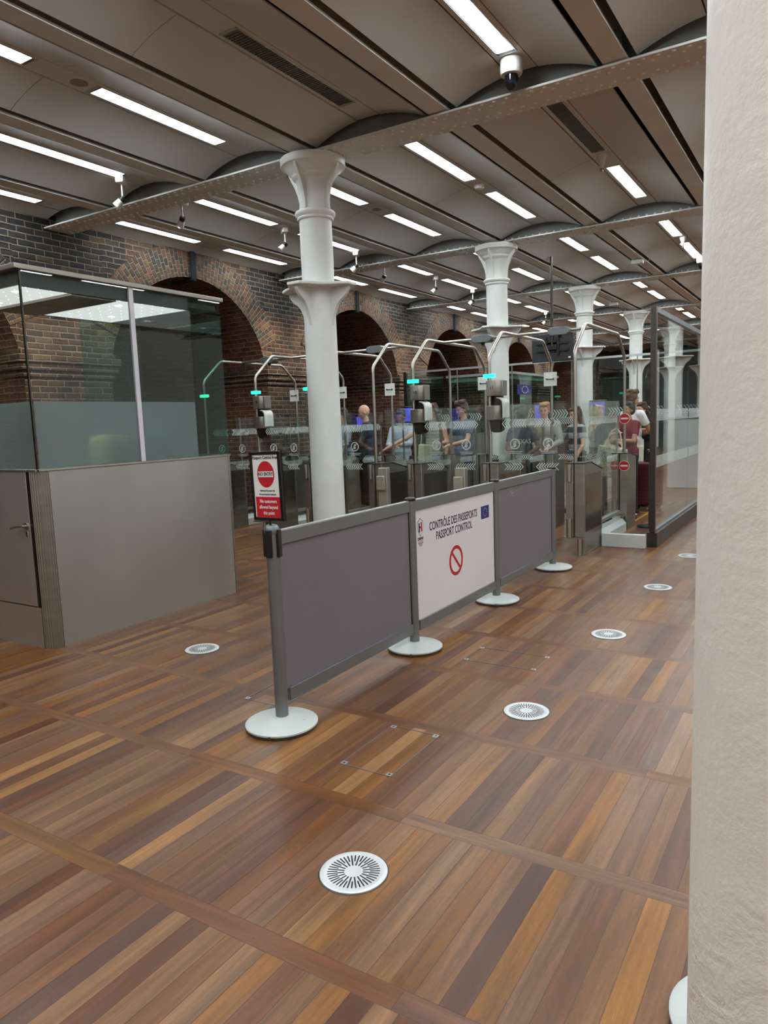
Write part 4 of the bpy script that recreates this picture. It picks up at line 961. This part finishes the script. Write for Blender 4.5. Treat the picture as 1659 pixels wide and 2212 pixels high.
for i in range(5):
    b = MB(); b.box(0.03+i*1.105, -0.006, 0.1, 1.13+i*1.105, 0.006, 2.43); gp = obj('glass_pane', b, M['glass'], rl)
    b = MB(); b.box(1.125+i*1.105, -0.012, 0, 1.14+i*1.105, 0.012, 2.43); obj('joint_post', b, M['steel'], rl)
    b = MB(); chevrons(b, 'x', -0.0075, 0.15+i*1.105, 0.5+i*1.105, 1.46, 1.60, 1, 0.05, .018, .05); chevrons(b, 'x', -0.0075, 0.65+i*1.105, 1.0+i*1.105, 1.46, 1.60, 1, 0.05, .018, .05); obj('decal', b, M['decal'], gp, label='white chevrons')
# far passport booth
fb_ = thing('passport_booth', 'glass passport booth with a blue starred flag, seen through the gates', 'booth', (-5.78, 14.5, 0))
b = MB(); b.box(-1.5, 0, 0, 0, 2.9, 1.15); obj('base_panel', b, M['steel_panel'], fb_)
b = MB(); b.box(-1.53, -0.03, 2.40, 0.03, 2.93, 2.45); obj('roof_rim', b, M['alut'], fb_)
b = MB(); b.box(-1.46, 0.04, 2.3, -0.04, 2.86, 2.40); obj('roof_box', b, M['wfix'], fb_)
for i in range(5): pane(fb_, 'side_window', -0.01, 0.01+i*.58, 1.16, 0.0, .575+i*.58, 2.4, M['glassg'])
for i in range(3): pane(fb_, 'front_window', -1.5+i*.5, 0.0, 1.16, -1.01+i*.5, 0.01, 2.4, M['glassg'])
b = MB(); b.box(0.002, 0.27, 1.98, 0.006, 1.12, 2.19); fo = obj('european_flag', b, M['eublue'], fb_, label='blue flag with a ring of stars')
b = MB()
for i in range(12):
    a = 2*PI*i/12; b.sphere((0.008, 0.72+0.19*math.cos(a), 2.085+0.07*math.sin(a)), 0.014, 6, 4, (0.2, 1.6, 1))
obj('stars', b, M['white'], fo)
b = MB(); b.box(-7.36, 12.66, 2.43, -7.33, 14.4, 2.46); b.box(-7.35, 12.66, 0.1, -7.34, 14.4, 2.43); tag(obj('glass_partition', b, M['glassg'], None), 'greenish glass side partition leading back to the far booth', 'glass screen')
# hanging monitor seen from behind
tv = thing('hanging_monitor', 'black monitor seen from behind, hanging from the ceiling by a pole', 'monitor', (-4.06, 12.0, 0))
b = MB(); b.box(-0.36, 0.0, 2.40, 0.36, 0.04, 2.86); obj('monitor_back', b, plain('monitor_grey', '2e2f33', 0.5), tv, bevel=0.008)
b = MB(); b.box(-0.28, -0.03, 2.56, 0.28, -0.005, 2.59); b.box(-0.28, -0.03, 2.68, 0.28, -0.005, 2.71); b.box(-0.12, -0.035, 2.50, -0.09, -0.005, 2.80); b.box(0.09, -0.035, 2.50, 0.12, -0.005, 2.80); b.box(-0.08, -0.03, 2.57, 0.08, -0.01, 2.76); obj('wall_mount', b, M['black'], tv)
b = MB(); b.cyl((0, -0.02, 2.65), (0, -0.02, 4.16), 0.022, n=14); b.box(-0.12, -0.05, 3.1, 0.12, 0.01, 3.115); obj('pole', b, M['dsteel'], tv)
b = MB(); b.box(0.27, -0.004, 2.44, 0.31, -0.001, 2.465); obj('asset_sticker', b, M['white'], tv)
# kiosks with lit screens
for (x, y, z, lab) in ((-7.28, 11.0, 1.50, 'lit blue kiosk screen left of the bald man'), (-4.05, 11.4, 1.57, 'lit blue kiosk screen beside the sandy haired man'), (-6.52, 11.4, 1.62, 'lit blue kiosk screen behind the dark haired man with a black bag'), (-3.09, 11.2, 1.57, 'lit violet kiosk screen beside the blonde woman')):
    t = thing('kiosk', lab, 'kiosk', (x, y, 0), group='passport kiosks with lit screens')
    b = MB(); b.box(-0.13, 0, z-.16, 0.13, 0.05, z+.14); sc_ = obj('kiosk_head', b, M['dsteel'], t, bevel=0.01)
    b = MB(); b.box(-0.11, -0.004, z-.13, 0.11, 0.0, z+.11); obj('screen', b, M['screen'], t)
    b = MB(); b.box(-0.10, 0.02, 0, 0.10, 0.2, z-.3); b.box(-0.05, 0.03, z-.3, 0.05, 0.09, z-.1); obj('kiosk_body', b, M['dg'], t)
# furniture glimpsed through the right hand screen
t = thing('white_cabinet', 'pale cabinet glimpsed through the right glass screen', 'cabinet', (-1.15, 15.0, 0))
b = MB(); b.box(-0.45, 0, 0, 0.55, 0.5, 1.35); obj('cabinet_body', b, M['curb'], t, bevel=0.01)
b = MB(); b.box(-0.47, -0.02, 1.35, 0.57, 0.52, 1.38); obj('cabinet_top', b, M['steel'], t)
# ================================================================ PEOPLE
def caps(mb, p0, r0, p1, r1, n=12, flat=1.0):
    """tapered capsule"""
    p0, p1 = Vector(p0), Vector(p1); a = (p1-p0)
    if a.length < 1e-5: return mb.sphere(p0, r0, n, 8)
    a.normalize(); e = a.orthogonal().normalized(); g = a.cross(e); vs = []; k = 4; rings = []
    for i in range(k+1): t = PI/2*(1-i/k); rings.append((p0-a*r0*math.sin(t), r0*math.cos(t)))
    for i in range(k+1): t = PI/2*i/k; rings.append((p1+a*r1*math.sin(t), r1*math.cos(t)))
    for c, rr_ in rings:
        rr_ = max(rr_, 1e-4)
        for i in range(n): vs.append(c+rr_*(math.cos(2*PI*i/n)*e+math.sin(2*PI*i/n)*g))
    m = len(rings)
    fs = [(i*n+q, i*n+(q+1) % n, (i+1)*n+(q+1) % n, (i+1)*n+q) for i in range(m-1) for q in range(n)]+[tuple(range(n-1, -1, -1)), tuple(range((m-1)*n, m*n))]
    return mb.add(vs, fs, True)
def ell(mb, c, rx, ry, rz, n=18, m=12): return mb.sphere(c, 1.0, n, m, (rx, ry, rz))
def remesh(name, mb, mat, root, vox=0.009, sm=4):
    me = bpy.data.meshes.new(name); me.from_pydata(mb.v, [], mb.f); me.update(); me.materials.append(mat)
    o = link(name, me, root)
    md = o.modifiers.new('fuse', 'REMESH'); md.mode = 'VOXEL'; md.voxel_size = vox; md.use_smooth_shade = True
    if sm: s = o.modifiers.new('smooth', 'SMOOTH'); s.factor = 0.5; s.iterations = sm
    return o
skins = {'fair': plain('skin_fair', 'd8a78c', 0.5), 'tan': plain('skin_tan', 'b98362', 0.5), 'dark': plain('skin_dark', '6b4634', 0.5)}
hairs = {'brown': plain('hair_brown', '4a3324', 0.6, var=0.3, scale=60), 'black': plain('hair_black', '1c1715', 0.55, var=0.3, scale=60), 'blonde': plain('hair_blonde', 'b59a6b', 0.6, var=0.25, scale=60), 'ginger': plain('hair_sandy', 'a8744c', 0.6, var=0.25, scale=60), 'lightbrown': plain('hair_light_brown', '5c432f', 0.6, var=0.3, scale=60)}
cloth = {}
def cl_(name, col):
    if name not in cloth: cloth[name] = plain('cloth_'+name, col, 0.85, var=0.12, scale=12, bmp=0.15, bscale=40)
    return cloth[name]
def stripes(name, c1, c2, period):
    m, nt, b = nm('cloth_'+name); sp = N(nt, 'SeparateXYZ'); nt.links.new(objco(nt), sp.inputs[0])
    f = mth(nt, 'GREATER_THAN', mth(nt, 'FRACT', mth(nt, 'DIVIDE', sp.outputs[2], period)), 0.5)
    nt.links.new(mix(nt, f, sl(c1), sl(c2)), b.inputs['Base Color']); b.inputs['Roughness'].default_value = 0.85; return m
eye_m = plain('eye_dark', '15100e', 0.3); lip_m = plain('lip', 'a5625a', 0.5); brow_m = plain('brow', '3a281e', 0.8); sole_m = plain('shoe_dark', '1b1b1d', 0.6)
def person(label, x, y, H, face, skin='fair', hair='brown', style='short', top=None, sleeve='short', legs=None, short_legs=False, la=None, ra=None, nod=0.0, bulk=1.0, head_turn=0.0, shoes=None):
    """local frame: faces -Y, +X is the person's left hand side; la/ra = (elbow, wrist) points in metres for a 1.75 m body"""
    t = thing('person', label, 'person', (x, y, 0), (0, 0, face)); s = H/1.75; t.scale = (s, s, s)
    sk = skins[skin]; B = bulk
    sh_z, hip_z = 1.43, 0.93
    la = la or ((0.25, -0.02, 1.14), (0.24, -0.16, 0.92)); ra = ra or ((-0.25, -0.02, 1.14), (-0.24, -0.16, 0.92))
    body = MB()
    # legs, pelvis, torso, neck
    for sx in (-1, 1):
        caps(body, (sx*0.09, 0, 0.90), 0.085*B, (sx*0.105, -0.01, 0.50), 0.055); caps(body, (sx*0.105, -0.01, 0.50), 0.056, (sx*0.11, 0.02, 0.09), 0.036)
        caps(body, (sx*0.115, 0.03, 0.045), 0.04, (sx*0.125, -0.13, 0.03), 0.03)
    ell(body, (0, 0, 0.95), 0.155*B, 0.11*B, 0.12); ell(body, (0, 0, 1.12), 0.14*B, 0.10*B, 0.17); ell(body, (0, 0.005, 1.31), 0.165*B, 0.105*B, 0.16)
    caps(body, (-0.14, 0, 1.40), 0.055, (0.14, 0, 1.40), 0.055); caps(body, (0, 0.01, 1.40), 0.06, (0, -0.005, 1.52), 0.052)
    # head on the neck
    hm = Matrix.Translation((0, -0.005, 1.53)) @ Matrix.Rotation(head_turn, 4, 'Z') @ Matrix.Rotation(nod, 4, 'X')
    hd = MB()
    ell(hd, (0, 0.012, 0.125), 0.073, 0.092, 0.095); ell(hd, (0, -0.025, 0.065), 0.058, 0.062, 0.075); ell(hd, (0, -0.055, 0.015), 0.03, 0.028, 0.024)
    ell(hd, (0, -0.093, 0.078), 0.011, 0.016, 0.014); caps(hd, (0, -0.076, 0.115), 0.008, (0, -0.095, 0.082), 0.010)
    ell(hd, (0, -0.072, 0.118), 0.045, 0.015, 0.012); caps(hd, (-0.014, -0.078, 0.044), 0.007, (0.014, -0.078, 0.044), 0.007)
    for sx in (-1, 1): ell(hd, (sx*0.074, 0.01, 0.085), 0.008, 0.018, 0.028); ell(hd, (sx*0.038, -0.062, 0.075), 0.018, 0.016, 0.018)
    body.add([hm @ Vector(p) for p in hd.v], hd.f, True)
    def arm(mb, sx, el, wr, r0=0.047, r1=0.036, r2=0.026):
        sh = Vector((sx*0.175*B, 0, 1.40)); el = Vector(el); wr = Vector(wr)
        caps(mb, sh, r0*B, el, r1); caps(mb, el, r1, wr, r2); return sh, el, wr
    for sx, (el, wr) in ((1, la), (-1, ra)):
        sh, el, wr = arm(body, sx, el, wr)
        dr_ = (wr-el).normalized(); side = dr_.cross(Vector((0, 0, 1)));
        if side.length < 0.2: side = Vector((0, 1, 0)) if abs(dr_.z) > .9 else Vector((1, 0, 0))
        side.normalize(); up = side.cross(dr_).normalized()
        palm0, palm1 = wr, wr+dr_*0.085
        for q in (-1, 0, 1): caps(body, wr+side*q*0.012, 0.017, palm1+side*q*0.026, 0.0125, 8)
        for q, ln in ((-1.5, 0.058), (-0.5, 0.072), (0.5, 0.068), (1.5, 0.052)):
            k0 = palm1+side*q*0.0195; k1 = k0+dr_*ln*0.55-up*0.008; k2 = k1+dr_*ln*0.4-up*0.022
            caps(body, k0, 0.0095, k1, 0.009, 8); caps(body, k1, 0.009, k2, 0.0078, 8)
        th0 = wr+dr_*0.025-side*0.03*sx; th1 = th0+dr_*0.04-side*0.028*sx-up*0.01
        caps(body, wr+dr_*0.01, 0.014, th0, 0.012, 8); caps(body, th0, 0.012, th1, 0.0095, 8); caps(body, th1, 0.0095, th1+dr_*0.025-up*.01, 0.008, 8)
    remesh('body', body, sk, t, 0.0065, 3)
    # face features
    def on(p): return hm @ Vector(p)
    for sx in (-1, 1):
        b = MB(); ell(b, (0, 0, 0), 0.011, 0.006, 0.0055, 10, 8); e_ = obj('eye', b, eye_m, t); e_.matrix_local = hm @ Matrix.Translation((sx*0.031, -0.079, 0.099))
    b = MB()
    for sx in (-1, 1): caps(b, (sx*0.018, -0.088, 0.122), 0.004, (sx*0.046, -0.078, 0.121), 0.003, 6)
    o = obj('eyebrows', b, brow_m if hair != 'blonde' else hairs['ginger'], t); o.matrix_local = hm
    b = MB(); caps(b, (-0.018, -0.086, 0.046), 0.005, (0.018, -0.086, 0.046), 0.005, 8); o = obj('mouth', b, lip_m, t); o.matrix_local = hm
    # hair
    if style != 'bald':
        h = MB(); ell(h, (0, 0.026, 0.142), 0.082, 0.098, 0.092); ell(h, (0, 0.05, 0.09), 0.078, 0.07, 0.08)
        ell(h, (0, -0.05, 0.19), 0.058, 0.042, 0.026)
        rnd = random.Random(label)
        for i in range(16):
            a = rnd.uniform(0, 2*PI); ell(h, (0.055*math.cos(a), 0.02+0.06*math.sin(a), 0.195+rnd.uniform(-.01, .012)), 0.03, 0.03, 0.026)
        for sx in (-1, 1): ell(h, (sx*0.072, 0.02, 0.118), 0.014, 0.034, 0.04)
        if style == 'messy':
            for i in range(14):
                a = rnd.uniform(0, 2*PI); ell(h, (0.05*math.cos(a), 0.01+0.07*math.sin(a), 0.222+rnd.uniform(-.015, .01)), 0.032, 0.036, 0.024)
            ell(h, (0, -0.065, 0.20), 0.06, 0.035, 0.03)
        if style in ('long', 'loose'):
            for sx in (-1, 1):
                caps(h, (sx*0.075, 0.025, 0.12), 0.026, (sx*0.085, 0.02, -0.03), 0.028); caps(h, (sx*0.085, 0.02, -0.03), 0.028, (sx*0.095, -0.03 if style == 'loose' else 0.03, -0.19), 0.022)
            caps(h, (0, 0.07, 0.10), 0.06, (0, 0.085, -0.12), 0.055); caps(h, (0, 0.085, -0.12), 0.055, (0, 0.09, -0.24), 0.04)
            caps(h, (-0.05, 0.07, 0), 0.04, (-0.06, 0.08, -0.2), 0.035); caps(h, (0.05, 0.07, 0), 0.04, (0.06, 0.08, -0.2), 0.035)
        if style == 'pony':
            caps(h, (0, 0.10, 0.13), 0.035, (0, 0.14, 0.02), 0.036); caps(h, (0, 0.14, 0.02), 0.036, (0.01, 0.12, -0.2), 0.022)
        if style == 'afro': ell(h, (0, 0.03, 0.145), 0.098, 0.108, 0.10); ell(h, (0, 0.07, 0.10), 0.09, 0.075, 0.09)
        o = remesh('hair', h, hairs[hair], t, 0.007, 2); o.matrix_local = hm
    # clothes
    if top:
        c = MB()
        ell(c, (0, 0, 1.00), 0.168*B, 0.122*B, 0.13); ell(c, (0, 0, 1.13), 0.158*B, 0.118*B, 0.17); ell(c, (0, 0.003, 1.30), 0.18*B, 0.122*B, 0.17)
        caps(c, (-0.145*B, 0, 1.405), 0.063, (0.145*B, 0, 1.405), 0.063); caps(c, (0, 0.012, 1.40), 0.072, (0, 0.008, 1.455), 0.058)
        c.cyl((0, 0, 0.86), (0, 0, 1.02), 0.16*B, 0.16*B, 24)
        for sx, (el, wr) in ((1, la), (-1, ra)):
            sh = Vector((sx*0.175*B, 0, 1.40)); el, wr = Vector(el), Vector(wr)
            if sleeve == 'none': continue
            if sleeve == 'short': m_ = sh.lerp(el, 0.62); caps(c, sh, 0.062*B, sh.lerp(el, .3), 0.06); c.cyl(sh.lerp(el, .2), m_, 0.06, 0.056, 16)
            else: caps(c, sh, 0.062*B, el, 0.05); c.cyl(el, el.lerp(wr, 0.95), 0.05, 0.038, 16)
        remesh('shirt', c, top, t, 0.009, 4)
    lm = legs or cl_('black_trousers', '1c1d20')
    c = MB(); ell(c, (0, 0, 0.93), 0.165*B, 0.12*B, 0.11)
    for sx in (-1, 1):
        if short_legs: c.cyl((sx*0.09, 0, 0.92), (sx*0.105, -0.005, 0.50), 0.10*B, 0.092, 20)
        else: c.cyl((sx*0.09, 0, 0.92), (sx*0.105, -0.01, 0.50), 0.097*B, 0.075, 20); c.cyl((sx*0.105, -0.01, 0.52), (sx*0.112, 0.02, 0.06), 0.076, 0.06, 20)
    remesh('trousers' if not short_legs else 'shorts', c, lm, t, 0.010, 3)
    for sx in (-1, 1):
        b = MB(); caps(b, (sx*0.115, 0.035, 0.048), 0.046, (sx*0.127, -0.14, 0.034), 0.034); b.box(sx*0.12-0.045, -0.17, 0.0, sx*0.12+0.045, 0.075, 0.025)
        remesh('shoe', b, shoes or sole_m, t, 0.008, 2)
    return t
def ptext(t, body, size, mat, loc, sx=1.0):
    o = text('shirt_lettering', body, size, mat, t, loc, RY, sx, bold=0.001); return o
navy = cl_('navy', '1f2638'); blk = cl_('black', '17181b')
person('bald man in dark navy clothes looking down, right of the tall column', -6.72, 10.28, 1.80, -0.95, 'fair', 'brown', 'bald', cl_('darknavy', '262a3a'), 'long', la=((0.20, -0.10, 1.16), (0.08, -0.30, 1.12)), ra=((-0.24, -0.10, 1.14), (-0.12, -0.32, 1.10)), nod=0.25, bulk=1.1)
person('person in a light blue shirt beside the tall column, arm reaching left', -7.30, 10.45, 1.76, -0.7, 'tan', 'black', 'short', cl_('lightblue', 'a9bccb'), 'long', ra=((-0.30, -0.20, 1.15), (-0.42, -0.45, 1.02)), nod=0.2)
p3 = person('dark haired person in a light shirt with a black crossbody bag, left of gate ten', -6.30, 10.75, 1.70, 0.2, 'tan', 'black', 'short', cl_('paleblue', 'b7c2cf'), 'long', la=((0.20, -0.18, 1.15), (0.05, -0.36, 1.14)), ra=((-0.20, -0.18, 1.13), (-0.02, -0.36, 1.12)), nod=0.3)
person('woman with long brown hair in a pale top, arm stretched out to the left', -5.50, 10.42, 1.76, -0.1, 'fair', 'brown', 'long', stripes('pale_stripes', '9b9a96', 'c9c6bf', 0.05), 'none', ra=((-0.40, -0.22, 1.22), (-0.66, -0.42, 1.06)), la=((0.25, -0.02, 1.13), (0.27, -0.10, 0.86)), nod=0.3, head_turn=-0.4)
person('young man with short brown hair in a dark vest over a grey blue T-shirt', -5.02, 10.52, 1.78, -0.45, 'fair', 'brown', 'messy', cl_('greyblue', '57677c'), 'short', la=((0.27, -0.16, 1.14), (0.12, -0.40, 1.08)), ra=((-0.22, -0.14, 1.14), (-0.06, -0.38, 1.12)), nod=0.28, head_turn=-0.15)
person('person in a black jacket with a white cuff, half hidden behind reader 11', -4.33, 11.1, 1.68, 0.3, 'tan', 'black', 'short', blk, 'long', ra=((-0.24, -0.14, 1.12), (-0.10, -0.36, 1.06)), nod=0.2)
pt = person('person with black hair in a navy T-shirt reading TEXAS', -3.90, 10.16, 1.61, 0.35, 'dark', 'black', 'afro', cl_('navytee', '2c3345'), 'short', la=((0.24, -0.10, 1.14), (0.05, -0.30, 1.02)), ra=((-0.24, -0.10, 1.14), (-0.05, -0.32, 1.00)), nod=0.45)
ptext(pt, 'TEXAS', 0.10, M['decal'], (0, -0.125, 1.24), 0.9)
person('older man with sandy hair in a beige grey jacket, holding a document', -3.76, 10.72, 1.70, 0.15, 'fair', 'ginger', 'short', cl_('beigegrey', '9a958a'), 'long', la=((0.26, -0.08, 1.14), (0.10, -0.30, 1.05)), ra=((-0.26, -0.08, 1.14), (-0.08, -0.32, 1.08)), nod=0.15, bulk=1.08)
person('person in a wide black and grey striped top reaching forward', -3.34, 10.95, 1.62, -0.75, 'fair', 'brown', 'long', stripes('wide_stripes', '2b2f33', 'a7a9ab', 0.19), 'short', ra=((-0.30, -0.22, 1.16), (-0.42, -0.46, 0.98)), nod=0.2)
pb = person('blonde woman in a black top with one arm raised, carrying a patterned tote', -2.83, 10.25, 1.62, 2.3, 'fair', 'blonde', 'long', cl_('blacktop', '202226'), 'short', la=((0.30, -0.10, 1.22), (0.20, -0.34, 1.30)), ra=((-0.26, -0.05, 1.14), (-0.10, -0.28, 1.10)))
person('person with black hair and folded arms in a maroon T-shirt', -2.64, 11.25, 1.66, -0.6, 'tan', 'black', 'short', cl_('maroon', '7c2430'), 'short', la=((0.25, -0.12, 1.14), (-0.04, -0.24, 1.16)), ra=((-0.25, -0.12, 1.14), (0.04, -0.22, 1.12)))
person('tall man with tousled brown hair in a white T-shirt and cream shorts', -2.74, 11.93, 1.84, 2.5, 'tan', 'lightbrown', 'messy', cl_('white', 'e6e4e0'), 'short', cl_('cream', 'd8d2be'), True, la=((0.25, -0.12, 1.14), (0.04, -0.26, 1.16)), ra=((-0.25, -0.12, 1.14), (-0.04, -0.24, 1.12)), bulk=1.05)
pw2 = person('woman with dark brown hair in a black sweater with a red heart', -2.62, 12.35, 1.66, -0.55, 'fair', 'brown', 'pony', cl_('blacksweater', '1d1f26'), 'long', la=((0.24, -0.10, 1.14), (0.05, -0.28, 1.08)), nod=0.1)
pw2.location = (-2.71, 12.46, 0)
b = MB()
for (dx_, dz_, rr_) in ((-0.02, 0.01, 0.03), (0.02, 0.01, 0.03), (0, -0.018, 0.026)): ell(b, (dx_, 0, dz_), rr_, 0.01, rr_)
o = obj('red_heart', b, M['red'], pw2); o.location = (-0.06, -0.125, 1.32)
# bags and luggage
b = MB(); b.prism([(-0.20, 0.0), (0.18, 0.02), (0.20, 0.42), (-0.19, 0.44)], 'y', -0.035, 0.035)
tb = thing('tote_bag', 'cream tote bag with brown pattern hanging beside the blonde woman', 'bag', (-2.62, 10.02, 0.62), (0, 0.15, 0.3))
def tote_mat():
    m, nt, b_ = nm('patterned_canvas'); f = noise(nt, objco(nt), 14, 3, 0.5, 1.5)
    nt.links.new(ramp(nt, f, [(0.44, 'c9c3ab'), (0.5, '5d5142'), (0.56, 'c9c3ab')]), b_.inputs['Base Color']); b_.inputs['Roughness'].default_value = 0.9; return m
obj('bag_body', b, tote_mat(), tb, bevel=0.02)
b = MB(); b.tube([(-0.12, 0, 0.42), (-0.04, 0, 0.68), (0.05, 0, 0.68), (0.12, 0, 0.42)], 0.010, 8, bend=0.08); obj('strap', b, cl_('cream', 'd8d2be'), tb)
tb = thing('tote_bag', 'plain cream tote bag hanging beside the long haired woman', 'bag', (-5.58, 10.22, 0.72), (0, 0.05, 0.1))
b = MB(); b.prism([(-0.13, 0.0), (0.13, 0.0), (0.12, 0.40), (-0.12, 0.40)], 'y', -0.03, 0.03); obj('bag_body', b, cl_('palecream', 'c8c6a6'), tb, bevel=0.02)
b = MB(); b.tube([(-0.08, 0, 0.39), (-0.07, 0, 0.66), (0.07, 0, 0.66), (0.08, 0, 0.39)], 0.009, 8, bend=0.06); obj('strap', b, cl_('palecream', 'c8c6a6'), tb)
su = thing('suitcase', 'large maroon ribbed suitcase standing beside the man in shorts', 'suitcase', (-2.42, 11.62, 0), (0, 0, 0.05))
b = MB(); b.box(-0.20, -0.13, 0.06, 0.20, 0.13, 0.74); mm = plain('maroon_shell', '5c1c2c', 0.35); obj('shell', b, mm, su, bevel=0.04)
b = MB()
for i in range(11): b.box(-0.17, -0.137, 0.12+i*0.052, 0.20, -0.128, 0.135+i*0.052)
obj('ribs', b, mm, su)
b = MB(); b.box(-0.06, -0.015, 0.74, 0.06, 0.015, 0.77); obj('carry_handle', b, M['black'], su, bevel=0.006)
for sx in (-1, 1):
    for sy in (-1, 1): b = MB(); b.cyl((sx*.15-.012, sy*.09, 0.03), (sx*.15+.012, sy*.09, 0.03), 0.03, n=16); obj('wheel', b, M['black'], su)
